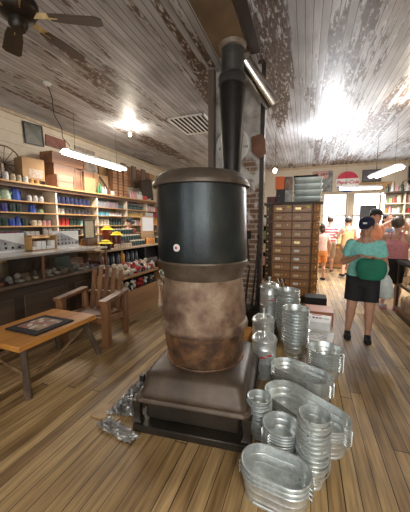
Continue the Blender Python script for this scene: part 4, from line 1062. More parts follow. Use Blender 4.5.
def wallpic(label, y0, y1, z0, z1, mat, tilt=0.0, frame=None):
    t = thing('wall_picture', label, 'picture', (XL + 0.005, (y0 + y1) / 2, (z0 + z1) / 2)); t.rotation_euler = (tilt, 0, 0)
    a, b = (y1 - y0) / 2, (z1 - z0) / 2
    part('picture_panel', MB().b2(0, 0.02, -a, a, -b, b), mat, t)
    if frame: part('frame', MB().b2(0.02, 0.032, -a, a, b - .02, b).b2(0.02, 0.032, -a, a, -b, -b + .02).b2(0.02, 0.032, -a, -a + .02, -b + .02, b - .02).b2(0.02, 0.032, a - .02, a, -b + .02, b - .02), frame, t)


wallpic('dark green picture high on the left wall', 4.27, 4.71, 3.17, 3.6, M('dark_landscape', (0.1, 0.1, 0.07), (0.03, 0.035, 0.025), 0.4, scale=5), R(4), BLACK)
wallpic('wide reddish brown sign high on the left wall', 4.78, 5.32, 3.24, 3.48, M('rusty_sign', (0.24, 0.08, 0.05), (0.14, 0.05, 0.035), 0.6, scale=7), R(0))
wallpic('grey poster behind the hanging lamp on the left wall', 5.6, 6.3, 2.9, 3.45, M('grey_poster', (0.4, 0.34, 0.28), (0.22, 0.18, 0.15), 0.6, scale=10))
wallpic('tan poster right of the grey poster on the left wall', 6.4, 6.95, 2.85, 3.35, CARD, 0, W_DARK)

# ------------------------------------------------------------------ toy bin
t = thing('toy_bin', 'two level wooden bin heaped with plush toys below the jar counter', 'bin', (-2.62, 3.52, 0))
L_ = 2.1
part('end_panel', MB().prism([(0, 0), (0, 0)], 0, 0), W_MID, t) if False else None
WB = wood('bin_plywood', (0.36, 0.19, 0.075), (0.2, 0.1, 0.04))
for y in (0.0, 1.15, L_): part('end_panel', MB().rings([[Vector((x, y + d, z)) for x, z in ((0, 0), (0, 0.5), (-0.05, 0.66), (-0.62, 0.66), (-0.62, 0))] for d in (0, 0.025)]), WB, t)
part('front_board', MB().b2(-0.02, 0.0, 0.025, L_, 0.0, 0.42), WB, t)
part('lower_floor', MB().b2(-0.6, -0.02, 0.025, L_, 0.3, 0.32), WB, t)
part('upper_tray', MB().b2(-0.6, -0.03, 0.025, 1.15, 0.6, 0.62), WB, t)
part('tray_lip', MB().b2(-0.05, -0.03, 0.025, 1.15, 0.6, 0.67), WB, t)
part('back_board', MB().b2(-0.62, -0.6, 0.0, L_, 0, 0.75), W_DARK, t)


def plush(label, loc, rz, tilt, c1, c2, s):
    """little sock doll: body, head, arms, legs, with contrasting cap"""
    t = thing('plush_toy', label, 'plush toy', loc, rz, 'plush toys in the wooden bin'); t.rotation_euler = (tilt[0], tilt[1], rz)
    mb = MB(); mb.ell((0, 0, 0.0), (0.045 * s, 0.035 * s, 0.055 * s), None, 10, 8); mb.ell((0, 0, 0.085 * s), (0.036 * s,) * 3, None, 10, 8)
    part('toy_body', mb, c1, t)
    mb = MB()
    for a in (-1, 1):
        mb.cap((a * 0.035 * s, 0, 0.035 * s), (a * 0.1 * s, 0.01, -0.01 * s), 0.014 * s, 0.012 * s, 8); mb.cap((a * 0.022 * s, 0, -0.045 * s), (a * 0.05 * s, -0.03 * s, -0.12 * s), 0.017 * s, 0.014 * s, 8)
    part('limbs', mb, c2, t)
    part('cap', MB().lathe([(0.037 * s, 0.098 * s), (0.03 * s, 0.118 * s), (0.012 * s, 0.132 * s), (0, 0.134 * s)], seg=10), c2, t)


FAB = {n_: M('plush_' + n_, c, tuple(x * .7 for x in c), 0.9, 0, 40, bump=.4) for n_, c in dict(cream=(0.7, 0.6, 0.45), white=(0.72, 0.7, 0.66), red=(0.5, 0.03, 0.03), black=(0.03, 0.03, 0.035), coral=(0.6, 0.16, 0.1), sage=(0.35, 0.45, 0.35), brown=(0.22, 0.12, 0.07)).items()}
seqU = [('cream', 'cream'), ('white', 'cream'), ('cream', 'white'), ('cream', 'cream'), ('white', 'red'), ('red', 'red'), ('white', 'black'), ('red', 'white'), ('black', 'white'), ('white', 'cream'), ('coral', 'coral'), ('coral', 'white'), ('cream', 'cream')]
i = 0
for lay in range(2):
    for k, (a, b) in enumerate(seqU):
        plush(f'{a} plush toy with {b} limbs, {"rear" if lay else "front"} of the upper heap, {ORD[k]} from the left', (-2.74 - 0.2 * lay, 3.62 + k * 0.083 + random.uniform(-.01, .01), 0.695 + 0.04 * lay), random.uniform(-1, 1), (random.uniform(-.9, .9), random.uniform(.4, 1.4)), FAB[a], FAB[b], random.uniform(.85, 1.15))
seqL = [('cream', 'cream'), ('white', 'cream'), ('black', 'white'), ('cream', 'black'), ('red', 'red'), ('red', 'black'), ('white', 'black'), ('black', 'black'), ('cream', 'black'), ('white', 'sage'), ('sage', 'white'), ('sage', 'sage'), ('white', 'white'), ('sage', 'white'), ('coral', 'white'), ('white', 'sage')]
for k, (a, b) in enumerate(seqL):
    plush(f'{a} plush toy with {b} limbs in the lower opening, {ORD[k]} from the left', (-2.76, 3.63 + k * 0.118 + (0.03 if k >= 9 else 0), 0.44), random.uniform(-.6, .6), (random.uniform(-.3, .3), random.uniform(.1, .5)), FAB[a], FAB[b], 1.0)
# items on the dark shelf below the jar counter
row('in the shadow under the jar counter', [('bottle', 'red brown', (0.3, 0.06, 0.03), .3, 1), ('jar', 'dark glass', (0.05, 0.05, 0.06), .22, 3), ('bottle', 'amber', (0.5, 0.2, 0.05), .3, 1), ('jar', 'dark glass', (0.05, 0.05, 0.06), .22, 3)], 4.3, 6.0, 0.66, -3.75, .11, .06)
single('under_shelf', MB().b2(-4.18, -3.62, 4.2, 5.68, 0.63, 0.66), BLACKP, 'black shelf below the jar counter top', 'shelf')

# ------------------------------------------------------------------ rustic table
t = thing('rustic_table', 'low rustic table with orange pine top and log legs', 'table', (-2.46, 1.93, 0), R(-1))
part('tabletop', MB().b2(-0.33, 0.31, -0.43, 0.45, 0.45, 0.5, 0.006), W_TABLE, t)
for (x, y, dx, dy) in ((0.22, -0.33, 0.06, -0.03), (0.2, 0.36, 0.05, 0.17), (-0.24, -0.33, -0.05, -0.05), (-0.24, 0.36, -0.05, 0.1)):
    part('leg', MB().path([(x, y, 0.455), (x + dx * .5 + 0.006, y + dy * .5, 0.22), (x + dx, y + dy, 0.0)], [0.03, 0.028, 0.033], 12), LOGM, t)
part('stretcher', MB().path([(0.25, -0.33, 0.19), (0.24, -0.1, 0.2), (0.21, 0.1, 0.25), (0.2, 0.35, 0.36)], [0.017, 0.014, 0.012, 0.012], 10), BRANCH, t)
part('stretcher', MB().path([(0.25, -0.34, 0.2), (0.1, -0.36, 0.255), (-0.05, -0.35, 0.28), (-0.26, -0.34, 0.3)], [0.017, 0.014, 0.014, 0.014], 10), BRANCH, t)
part('stretcher', MB().path([(-0.26, -0.33, 0.22), (-0.25, 0.0, 0.25), (-0.26, 0.4, 0.3)], 0.014, 10), BRANCH, t)
t = thing('game_board', 'black bordered board with patterned centre lying on the orange table', 'board', (-2.43, 1.925, 0.5), R(-2))
part('board_border', MB().b2(-0.21, 0.21, -0.21, 0.21, 0.0, 0.016, 0.003), BLACKP, t)
part('patterned_centre', MB().b2(-0.14, 0.14, -0.14, 0.14, 0.016, 0.02), checker_mat(), t)
# end of another seat at the left frame edge
t = thing('side_bench', 'orange wooden bench end at the left edge of the photo', 'bench', (-2.42, 1.2, 0))
part('bench_leg', MB().beam((0.0, 0.16, 0.0), (-0.05, 0.12, 0.36), 0.06, 0.07), W_TABLE, t)
part('bench_leg', MB().beam((0.0, -0.7, 0.0), (-0.05, -0.66, 0.36), 0.06, 0.07), W_TABLE, t)
part('foot_rail', MB().b2(-0.04, 0.07, -0.72, 0.24, 0.0, 0.03, 0.004), W_TABLE, t)
part('bench_seat', MB().b2(-0.34, -0.05, -0.8, 0.16, 0.34, 0.38, 0.006), W_TABLE, t)

# ------------------------------------------------------------------ slatted armchair
t = thing('slatted_armchair', 'rustic slatted wooden armchair beside the toy bin', 'armchair', (-2.57, 2.84, 0), R(8))
for sx in (-1, 1):
    x = sx * 0.31
    part('leg', MB().b2(x - 0.045, x + 0.045, -0.30, -0.21, 0, 0.56, 0.006), W_CHAIR, t)
    part('leg', MB().b2(x - 0.04, x + 0.04, 0.18, 0.26, 0, 0.62, 0.02), W_CHAIR, t)
    part('armrest', MB().beam((x, -0.33, 0.575), (x, 0.24, 0.6), 0.1, 0.035), W_CHAIR, t)
    part('side_rail', MB().beam((x, -0.25, 0.33), (x, 0.2, 0.28), 0.03, 0.08), W_CHAIR, t)
part('front_rail', MB().b2(-0.27, 0.27, -0.28, -0.24, 0.3, 0.37, 0.005), W_CHAIR, t)
for k in range(6): part('seat_slat', MB().beam((-0.265, -0.2 + k * 0.075, 0.375 - k * 0.01), (0.265, -0.2 + k * 0.075, 0.375 - k * 0.01), 0.06, 0.018, PI / 2 * 0), W_CHAIR, t)
for k in range(5):
    x = -0.2 + k * 0.1; hh = 0.86 + 0.03 * (1 - abs(k - 2) / 2) * 1.5
    part('back_slat', MB().beam((x, 0.2, 0.3), (x * 1.02, 0.33, hh), 0.056, 0.02), W_CHAIR, t)
part('back_rail', MB().beam((-0.28, 0.285, 0.55), (0.28, 0.285, 0.55), 0.05, 0.03), W_CHAIR, t)


# ------------------------------------------------------------------ rear wall things
def flat(name, label, cat, x0, x1, z0, z1, mat, y=None, frame=None):
    y = (YB - 0.03) if y is None else y
    t = thing(name, label, cat, ((x0 + x1) / 2, y, (z0 + z1) / 2)); a, b = (x1 - x0) / 2, (z1 - z0) / 2
    part('panel', MB().b2(-a, a, -0.01, 0.02, -b, b), mat, t)
    if frame: part('frame', MB().b2(-a, a, -.03, -.01, b - .03, b).b2(-a, a, -.03, -.01, -b, -b + .03).b2(-a, -a + .03, -.03, -.01, -b + .03, b - .03).b2(a - .03, a, -.03, -.01, -b + .03, b - .03), frame, t)
    return t


t = flat('wall_poster', 'poster with pink heading and grey street picture above the cabinet', 'poster', 0.2, 0.92, 2.72, 3.5, M('grey_street_print', (0.3, 0.33, 0.33), (0.1, 0.1, 0.1), 0.6, scale=6))
part('pink_heading', MB().b2(-0.33, 0.2, -0.014, -0.01, 0.12, 0.37), M('faded_pink', (0.6, 0.3, 0.27)), t)
lettering('MT. AIRY', 0.12, BLACK, t, (-0.07, -0.017, 0.26), (PI / 2, 0, 0), 0.2, 0.003)
t = thing('round_sign', 'round red white and blue bottle cap sign on the back wall', 'sign', (1.42, YB - 0.04, 3.05))
R_ = 0.385


def seg_poly(zlo, zhi, y, wave=0.0):
    n = 24; top = []; bot = []
    for k in range(n + 1):
        u = -1 + 2 * k / n
    zs = []
    def half(z): return math.sqrt(max(R_ * R_ - z * z, 0))
    pts = []
    for k in range(n + 1):
        z = zlo + (zhi - zlo) * k / n; pts.append((half(z), z))
    return [Vector((x, y, z)) for x, z in pts] + [Vector((-x, y, z)) for x, z in pts[::-1]]


d = link('sign_disc', MB().lathe([(R_ + .012, 0), (R_ + .012, 0.02), (R_, 0.03), (0, 0.03)], seg=48).done('sign_disc', WHITE), t); d.rotation_euler = (PI / 2, 0, 0)
part('red_band', MB().rings([seg_poly(0.13, R_ - .001, -0.031), seg_poly(0.13, R_ - .001, -0.034)]), M('sign_red', (0.55, 0.02, 0.06)), t)
part('blue_band', MB().rings([seg_poly(-R_ + .001, -0.17, -0.031), seg_poly(-R_ + .001, -0.17, -0.034)]), M('sign_blue', (0.03, 0.05, 0.3)), t)
lettering('Pepsi-Cola', 0.17, M('sign_red', (0.55, 0.02, 0.06)), t, (0, -0.036, -0.01), (PI / 2, 0, 0), 0.3, 0.004)
flat('wall_picture', 'dark grey framed picture behind the slanting lamp', 'picture', 1.9, 2.5, 3.02, 3.45, M('charcoal_picture', (0.14, 0.13, 0.15), (0.06, 0.06, 0.07), 0.5, scale=4), None, W_DARK)
flat('wall_picture', 'amber tan painted board above the right window', 'picture', 1.7, 2.95, 2.72, 3.0, M('amber_board', (0.45, 0.28, 0.12), (0.28, 0.16, 0.07), 0.6, scale=5))
flat('framed_notice', 'pale blue framed notice right of the back window', 'notice', 2.66, 3.1, 1.98, 2.3, M('blue_white_notice', (0.65, 0.72, 0.85), (0.5, 0.58, 0.72), 0.6, scale=14), None, W_GREY)
t = flat('wall_picture', 'white sketch notice left of the back window', 'notice', 0.18, 0.5, 1.75, 2.2, M('sketch_notice', (0.6, 0.6, 0.6), (0.35, 0.35, 0.36), 0.6, scale=8), None, W_GREY)
t = thing('menu_screen', 'black flat screen standing before the back window', 'screen', (1.98, 10.7, 1.0))
part('screen_panel', MB().b2(-0.24, 0.24, -0.03, 0.03, 0.4, 1.12, 0.01), BLACKP, t); part('stand', MB().b2(-0.04, 0.04, -0.03, 0.03, -0.15, 0.4).b2(-0.15, 0.15, -0.1, 0.1, -0.15, -0.13), BLACKP, t)
# back counter
t = thing('back_counter', 'panelled wooden checkout counter at the back of the shop', 'counter', (0, 0, 0))
part('counter_body', MB().b2(0.3, 2.5, 10.15, 10.85, 0.05, 0.8), W_OAK, t)
part('counter_top', MB().b2(0.26, 2.54, 10.1, 10.88, 0.8, 0.85, 0.006), W_MID, t)
part('plinth', MB().b2(0.32, 2.48, 10.13, 10.83, 0, 0.05), W_DARK, t)
for k in range(4): part('panel', MB().b2(0.38 + k * 0.53, 0.83 + k * 0.53, 10.135, 10.15, 0.15, 0.7, 0.006), W_MID, t)
for i, (x, y, sx, sz, c, cn) in enumerate(((0.62, 10.4, .2, .3, BK, 'black'), (0.95, 10.35, .14, .22, WH, 'white'), (1.12, 10.3, .12, .3, (0.6, 0.4, 0.2), 'tan'), (1.28, 10.35, .14, .16, (0.7, 0.7, 0.72), 'pale grey'), (1.5, 10.4, .16, .34, (0.2, 0.12, 0.06), 'brown'), (1.72, 10.3, .12, .2, (0.6, 0.1, 0.08), 'red'), (0.42, 10.35, .18, .12, GY, 'grey'))):
    single('carton', MB().b2(-sx / 2, sx / 2, -sx / 2, sx / 2, 0, sz, 0.004), M('counter_box_' + cn.replace(' ', '_'), c, None, 0.5), f'{cn} box standing on the back checkout counter', 'box', (x, y, 0.85), 0, 'boxes on the back counter')
# rear right shelving
t = thing('wall_shelving', 'pale shelving of small goods at the back right corner', 'shelving', (0, 0, 0))
zz = [0.3, 0.75, 1.15, 1.5, 1.82, 2.12]
part('back_boards', MB().b2(2.2, 3.28, 10.0, 10.03, 0.0, 2.4), CREAM, t)
for x in (2.2, 2.72, 3.25): part('upright', MB().b2(x, x + 0.03, 9.7, 10.0, 0, 2.4), CREAM, t)
for z in zz: part('shelf', MB().b2(2.2, 3.28, 9.68, 10.0, z - 0.03, z), CREAM, t)
part('top_board', MB().b2(2.16, 3.29, 9.6, 10.03, 2.4, 2.45), W_DARK, t)
cc = [(RD, 'red'), (WH, 'white'), (PK, 'pink'), (CR, 'cream'), ((0.25, 0.35, 0.15), 'olive green'), (WH, 'white'), (OR, 'orange')]
for r_, z in enumerate(zz[1:]):
    for k in range(9):
        c, cn = cc[(r_ * 2 + k * 3) % 7]; h = random.uniform(.13, .23)
        x = 2.27 + k * 0.11 + (0.04 if k > 3 else 0)
        o = link('carton' if (k + r_) % 2 else 'jar', item('box' if (k + r_) % 2 else 'jar', cn, c, .085, round(h, 2)), None, (x, 9.8, z), PI / 2)
        tag(o, f'{cn} {"carton" if (k + r_) % 2 else "jar"} in the corner shelving, {ORD[k]} from the left on the {ORD[r_]} shelf up', 'carton' if (k + r_) % 2 else 'jar', 'goods in the corner shelving')
for k in range(8):
    c, cn = [(BK, 'black'), (WH, 'white'), (PK, 'pink')][k % 3]
    o = link('bottle', item('bottle', cn, c, .09, .3 if k % 2 else .24), None, (2.3 + k * 0.125, 9.82, 2.45)); tag(o, f'{cn} bottle on top of the corner shelving, {ORD[k]} from the left', 'bottle', 'bottles on top of the corner shelving')
t = thing('antler_rack', 'dark twisted branch piece hung high in the right corner', 'branch', (3.0, 10.2, 2.9))
part('dark_backing', MB().b2(-0.1, 0.28, -0.02, 0.05, -0.2, 0.35), BLACKP, t)
part('branches', MB().path([(-0.35, 0, -0.35), (-0.2, -.05, -0.1), (0.0, -.05, 0.0), (0.25, -.05, 0.02)], 0.014).path([(-0.25, 0, -0.4), (0.0, -.05, -0.25), (0.25, -.05, -0.2)], 0.012), BRANCH, t)
# thin shelf of goods glimpsed between chimney and cabinet
t = thing('book_stand', 'narrow dark stand of colourful goods between chimney and drawer cabinet', 'stand', (-1.0, 7.6, 0))
part('stand_body', MB().b2(-0.2, 0.2, 0.1, 0.13, 0, 1.75).b2(-0.2, -0.17, -0.12, 0.1, 0, 1.75).b2(0.17, 0.2, -0.12, 0.1, 0, 1.75), BLACKP, t)
for z in (0.4, 0.75, 1.1, 1.45): part('shelf', MB().b2(-0.17, 0.17, -0.12, 0.1, z - .02, z), W_MID, t)
for r_, z in enumerate((0.4, 0.75, 1.1, 1.45)):
    for k in range(3):
        c, cn = cc[(r_ + k * 2) % 7]; o = link('carton', item('box', cn, c, .09, .22), None, (-1.1 + k * 0.1, 7.58, z), PI / 2); tag(o, f'{cn} carton in the narrow dark stand, {ORD[k]} from left on the {ORD[r_]} shelf up', 'carton', 'goods in the narrow dark stand')

# ------------------------------------------------------------------ right hand counter
t = thing('display_counter', 'dark glass fronted display counter at the right edge', 'counter', (0, 0, 0))
xa, xb, y0, y1 = 1.47, 2.1, 2.2, 5.3
part('plinth', MB().b2(xa + 0.03, xb, y0, y1, 0, 0.1), W_DARK, t)
part('case_floor', MB().b2(xa, xb, y0, y1, 0.1, 0.14), W_MID, t)
part('case_back', MB().b2(xb - 0.03, xb, y0, y1, 0.14, 0.86), W_DARK, t)
for y in (y0, 3.3, 4.4, y1 - 0.04): part('case_post', MB().b2(xa, xa + 0.035, y, y + 0.04, 0.14, 0.86), W_DARK, t)
part('front_rail', MB().b2(xa, xa + 0.03, y0, y1, 0.5, 0.53), W_DARK, t)
part('case_shelf', MB().b2(xa + 0.03, xb - 0.03, y0, y1, 0.5, 0.52), W_DARK, t)
part('front_glass', MB().b2(xa + 0.012, xa + 0.018, y0 + .04, y1 - .04, 0.14, 0.86), GLASS, t)
part('counter_top', MB().b2(xa - 0.02, xb + 0.02, y0, y1 + 0.02, 0.86, 0.91, 0.006), BLACKP, t)
for i in range(14):
    for sh, z in enumerate((0.14, 0.52)):
        c, cn = [((0.4, 0.22, 0.12), 'tan'), ((0.22, 0.1, 0.05), 'brown'), ((0.5, 0.35, 0.25), 'pale tan'), ((0.3, 0.12, 0.1), 'rust')][(i + sh * 2) % 4]
        h = 0.26 - 0.06 * ((i + sh) % 3); mb = MB().b2(-0.11, 0.11, -0.09, 0.09, 0, h, 0.012)
        single('parcel', mb, M('parcel_' + cn.replace(' ', '_'), c, tuple(q * .5 for q in c), 0.7, 0, 14), f'{cn} parcel in the right display case, {ORD[13 - i]} from the front on the {"lower" if sh == 0 else "upper"} shelf', 'parcel', (1.62, 2.34 + i * 0.21, z), 0, 'parcels in the right display case')
for i, (x, y, k, cn, c, w_, h) in enumerate(((1.72, 5.1, 'bottle', 'lime yellow', (0.75, 0.9, 0.02), .11, .34), (1.85, 4.95, 'jar', 'red', RD, .13, .2), (1.7, 4.85, 'jar', 'black', BK, .13, .16), (1.9, 5.18, 'bottle', 'green', (0.1, 0.5, 0.1), .1, .28), (1.8, 4.6, 'jar', 'white', WH, .12, .14), (1.62, 5.0, 'jar', 'dark red', (0.3, 0.02, 0.02), .1, .12))):
    o = link(k, item(k, cn, c, w_, h), None, (x, y, 0.91)); tag(o, f'{cn} {k} standing on the right display counter', k, 'goods on the right counter')

# ------------------------------------------------------------------ people
def remesh(mb, voxel, smooth=2, fac=0.5):
    me = bpy.data.meshes.new('tmp'); bmesh.ops.recalc_face_normals(mb.b, faces=mb.b.faces); mb.b.to_mesh(me); mb.b.free()
    o = bpy.data.objects.new('tmp', me); COL.objects.link(o)
    r = o.modifiers.new('r', 'REMESH'); r.mode = 'VOXEL'; r.voxel_size = voxel; r.use_smooth_shade = True
    s = o.modifiers.new('s', 'SMOOTH'); s.factor = fac; s.iterations = smooth
    ne = bpy.data.meshes.new_from_object(o.evaluated_get(bpy.context.evaluated_depsgraph_get()))
    bpy.data.objects.remove(o); ne.materials.clear(); return ne


def ring_e(c, rx, ry, z, n=20): return [Vector((c[0] + rx * math.cos(2 * PI * k / n), c[1] + ry * math.sin(2 * PI * k / n), z)) for k in range(n)]


SKIN = M('skin_fair', (0.62, 0.36, 0.26), (0.55, 0.3, 0.21), 0.55, scale=8)
SKIN_T = M('skin_tan', (0.5, 0.28, 0.18), (0.44, 0.23, 0.15), 0.55, scale=8)
EYEW = M('eye_white', (0.8, 0.8, 0.78)); EYED = M('eye_dark', (0.05, 0.03, 0.02), rough=0.2); LIP = M('lips', (0.5, 0.17, 0.15))


def person(label, loc, rz, h, g, skin, shirt, shirt_kind, bottoms, bottom_z, shoe, hair, hair_kind='short', hat=None, elbows=None, hands=None, feet=None, knees=None, head=(0, 0), lean=0.0, vox=0.009, scarf=None, sock=None):
    """built facing -Y, feet on z=0, for 1.70 m then scaled; lean moves the upper body forward (-Y)"""
    t = thing('person', label, 'person', loc, rz); k = h / 1.70
    V = lambda p: Vector(p) * k
    ly = lambda z: -lean * max(0, (z - 0.9)) / 0.5
    hipz, shz = 0.88, 1.38
    elbows = elbows or [(-0.26, 0.04, 1.1), (0.26, 0.04, 1.1)]; hands = hands or [(-0.27, -0.06, 0.86), (0.27, -0.06, 0.86)]
    feet = feet or [(-0.11, 0), (0.11, 0)]; knees = knees or [(-0.1, -0.02, 0.47), (0.1, -0.02, 0.47)]
    b = MB()
    # torso
    tors = [(0.80, .14, .11), (0.90, .17 * g, .125 * g), (1.0, .155 * g, .12 * g), (1.1, .145 * g, .112 * g), (1.22, .16 * g, .115 * g), (1.33, .165, .105), (1.40, .12, .08), (1.44, .06, .06)]
    b.rings([[v * k for v in ring_e((0, ly(z)), rx, ry, z)] for z, rx, ry in tors])
    sh = [Vector((s * 0.17, ly(1.37), 1.37)) for s in (-1, 1)]
    nk0 = Vector((0, ly(1.42) + .01, 1.40)); hc = Vector((0, ly(1.56) - 0.012 - 0.03 * math.sin(head[0]), 1.585 - 0.02 * abs(math.sin(head[0]))))
    b.cap(nk0 * k, (hc + Vector((0, .02, -.07))) * k, .056 * k, .05 * k)
    HM = Matrix.Translation(hc * k) @ Euler((head[0], 0, head[1])).to_matrix().to_4x4() @ Matrix.Scale(k * 1.1, 4)
    hp = lambda x, y, z: HM @ Vector((x, y, z))
    def hell(c, rad, m_=b):
        r = bmesh.ops.create_uvsphere(m_.b, u_segments=18, v_segments=14, radius=1.0); m_._tr(r['verts'], HM @ Matrix.Translation(c) @ Matrix.Diagonal((*rad, 1)))
    hell((0, .012, .025), (.074, .092, .09)); hell((0, -.025, -.045), (.056, .06, .062)); hell((0, -.062, -.088), (.024, .02, .02))
    hell((0, -.097, -.018), (.012, .018, .022)); hell((0, -.088, -.058), (.022, .01, .01)); hell((0, -.078, .02), (.05, .014, .012))
    for s in (-1, 1): hell((s * .078, .012, -.01), (.009, .018, .03))
    # limbs
    for i, s in enumerate((-1, 1)):
        e, hd = Vector(elbows[i]), Vector(hands[i])
        b.cap(sh[i] * k, e * k, .052 * g * k, .04 * g * k); d = (hd - e).normalized(); wr = hd - d * 0.0
        b.cap(e * k, wr * k, .041 * g * k, .026 * k); b.cap((e * .72 + wr * .28) * k, (e * .45 + wr * .55) * k, .043 * g * k, .036 * k)
        # palm, four fingers, thumb
        side = d.cross(Vector((0, 0, 1))); side = side.normalized() if side.length > .1 else Vector((1, 0, 0))
        nrm = side.cross(d).normalized(); side2 = side
        pc = wr + d * .045
        for q in (-.022, 0, .022): b.cap((wr + side2 * q * .7) * k, (wr + d * .08 + side2 * q) * k, .016 * k, .013 * k, 8)
        for f, (q, L2) in enumerate(((-.03, .06), (-.01, .072), (.01, .068), (.03, .052))):
            p0 = wr + d * .078 + side2 * q; p1 = p0 + d * L2 * .5 - nrm * .012; p2 = p1 + d * L2 * .3 - nrm * .026
            b.cap(p0 * k, p1 * k, .0095 * k, .0085 * k, 8); b.cap(p1 * k, p2 * k, .0085 * k, .0075 * k, 8)
        th0 = wr + d * .02 - side2 * s * -.025; th1 = th0 + d * .035 + side2 * s * .025 - nrm * .008; th2 = th1 + d * .03 + side2 * s * .004 - nrm * .01
        b.cap(th0 * k, th1 * k, .0125 * k, .0105 * k, 8); b.cap(th1 * k, th2 * k, .0105 * k, .009 * k, 8)
        hip = Vector((s * .095, 0, hipz)); kn = Vector(knees[i]); fx, fy = feet[i][:2]; fz = feet[i][2] if len(feet[i]) > 2 else 0
        an = Vector((fx, fy + .03, .09 + fz))
        b.cap(hip * k, kn * k, .095 * g * k, .06 * g * k); b.cap(kn * k, an * k, .056 * g * k, .037 * k)
        m_ = kn * .7 + an * .3 + Vector((0, .018, 0)); b.cap(m_ * k, (kn * .4 + an * .6) * k, .06 * g * k, .044 * k)
        b.cap((an + Vector((0, .01, -.03))) * k, (Vector((fx, fy - .1, .035 + fz))) * k, .038 * k, .03 * k)
    me = remesh(b, vox); me.materials.append(skin); link('body', me, t)
    # face details
    for s in (-1, 1):
        m2 = MB(); hell((s * .03, -.078, .004), (.013, .012, .008), m2); ey = part('eye', m2, EYEW, t)
        m2 = MB(); hell((s * .03, -.087, .004), (.006, .005, .006), m2); link('iris', m2.done('iris', EYED), ey)
        m2 = MB(); hell((s * .031, -.088, .022), (.017, .006, .004), m2); part('eyebrow', m2, hair, t)
    m2 = MB(); hell((0, -.096, -.058), (.02, .006, .006), m2); part('lips', m2, LIP, t)
    # shirt
    m2 = MB(); e_ = .016
    top = [(z, rx + e_ + (0.008 if z < 1.2 else 0), ry + e_ + (0.008 if z < 1.2 else 0)) for z, rx, ry in tors if .88 <= z <= 1.41]
    if shirt_kind != 'tank': top = top[:-1] + [(1.385, .13, .09), (1.41, .095, .075)]
    else: top = top[:-2] + [(1.31, .15, .115)]
    m2.rings([[Vector((v.x, v.y, v.z - (.075 * max(0, -(v.y - ly(z)) / ry) ** 3 if z > 1.4 else 0))) * k for v in ring_e((0, ly(z)), rx, ry, z)] for z, rx, ry in top])
    if shirt_kind == 'tank':
        for s in (-1, 1): m2.path([Vector((s * .085, ly(1.3) - .1, 1.3)) * k, Vector((s * .09, ly(1.4) - .05, 1.41)) * k, Vector((s * .08, ly(1.42) + .02, 1.44)) * k, Vector((s * .07, ly(1.3) + .1, 1.33)) * k], .026 * k, 8)
    else:
        fr = .62 if shirt_kind == 'tee' else 1.0
        for i in (0, 1):
            e = Vector(elbows[i]); end = sh[i].lerp(e, fr); m2.ell((sh[i] + Vector((0, 0, -.012))) * k, .06 * g * k); m2.tube(sh[i] * k, end * k, .06 * g * k, (.062 if fr < 1 else .052) * g * k, 16)
            if shirt_kind == 'long': m2.cap(e * k, e.lerp(Vector(hands[i]), .8) * k, .052 * g * k, .04 * k)
    sm = remesh(m2, 0.011, 3); sm.materials.append(shirt); link('shirt', sm, t)
    # bottoms
    m2 = MB()
    m2.rings([[v * k for v in ring_e((0, 0), rx * g, ry * g, z)] for z, rx, ry in ((.76, .17, .13), (.88, .195, .148), (.97, .182, .142))])
    for i, s in enumerate((-1, 1)):
        hip = Vector((s * .09, 0, hipz)); kn = Vector(knees[i]); f_ = (hipz - bottom_z) / (hipz - kn.z)
        if f_ <= 1: m2.tube(hip * k, hip.lerp(kn, f_) * k, .112 * g * k, .1 * g * k, 18)
        else: m2.tube(hip * k, kn * k, .112 * g * k, .085 * g * k, 18)
    bm_ = remesh(m2, 0.011, 3); bm_.materials.append(bottoms); link('shorts', bm_, t)
    # shoes
    for i in (0, 1):
        fx, fy = feet[i][:2]; fz = feet[i][2] if len(feet[i]) > 2 else 0
        m2 = MB()
        m2.ell(V((fx, fy + .04, .05 + fz)), (.044 * k, .05 * k, .05 * k)); m2.ell(V((fx, fy - .02, .045 + fz)), (.045 * k, .075 * k, .045 * k)); m2.ell(V((fx, fy - .1, .035 + fz)), (.048 * k, .07 * k, .035 * k))
        s_ = remesh(m2, .008, 2); s_.materials.append(shoe); so = link('shoe', s_, t)
        link('sole', MB().rings([[V((fx + x, fy - .035 + y, z + fz)) for x, y in [(.05 * math.cos(2 * PI * q / 20), .135 * math.sin(2 * PI * q / 20)) for q in range(20)]] for z in (0.001, .018)]).done('sole', sock or WHITE), so)
    # hair and hat
    m2 = MB(); hell((0, .022, .035), (.084, .095, .09), m2)
    if hair_kind == 'full': hell((0, .03, .03), (.1, .105, .1), m2)
    if hair_kind == 'long': hell((0, .07, -.05), (.07, .045, .09), m2)
    if hair_kind == 'bun': hell((0, .12, .03), (.035, .035, .035), m2)
    bmesh.ops.bisect_plane(m2.b, geom=m2.b.verts[:] + m2.b.edges[:] + m2.b.faces[:], plane_co=HM @ Vector((0, -.035, .045)), plane_no=(HM.to_3x3() @ Vector((0, -1.0, -.55))).normalized(), clear_outer=True)
    bmesh.ops.holes_fill(m2.b, edges=m2.b.edges[:])
    part('hair', m2, hair, t)
    if hat:
        m2 = MB(); hell((0, .012, .062), (.087, .1, .072), m2)
        bmesh.ops.bisect_plane(m2.b, geom=m2.b.verts[:] + m2.b.edges[:] + m2.b.faces[:], plane_co=HM @ Vector((0, 0, .058)), plane_no=(HM.to_3x3() @ Vector((0, .12, -1))).normalized(), clear_outer=True)
        bmesh.ops.holes_fill(m2.b, edges=m2.b.edges[:]); c_ = part('cap', m2, hat, t)
        loops = []
        for dz in (0, .006): loops.append([hp(x, -.06 - y, .07 + dz - y * .2) for x, y in [(.075 * math.cos(PI * q / 14), .095 * math.sin(PI * q / 14)) for q in range(15)]])
        link('cap_brim', MB().rings(loops).done('cap_brim', hat), c_)
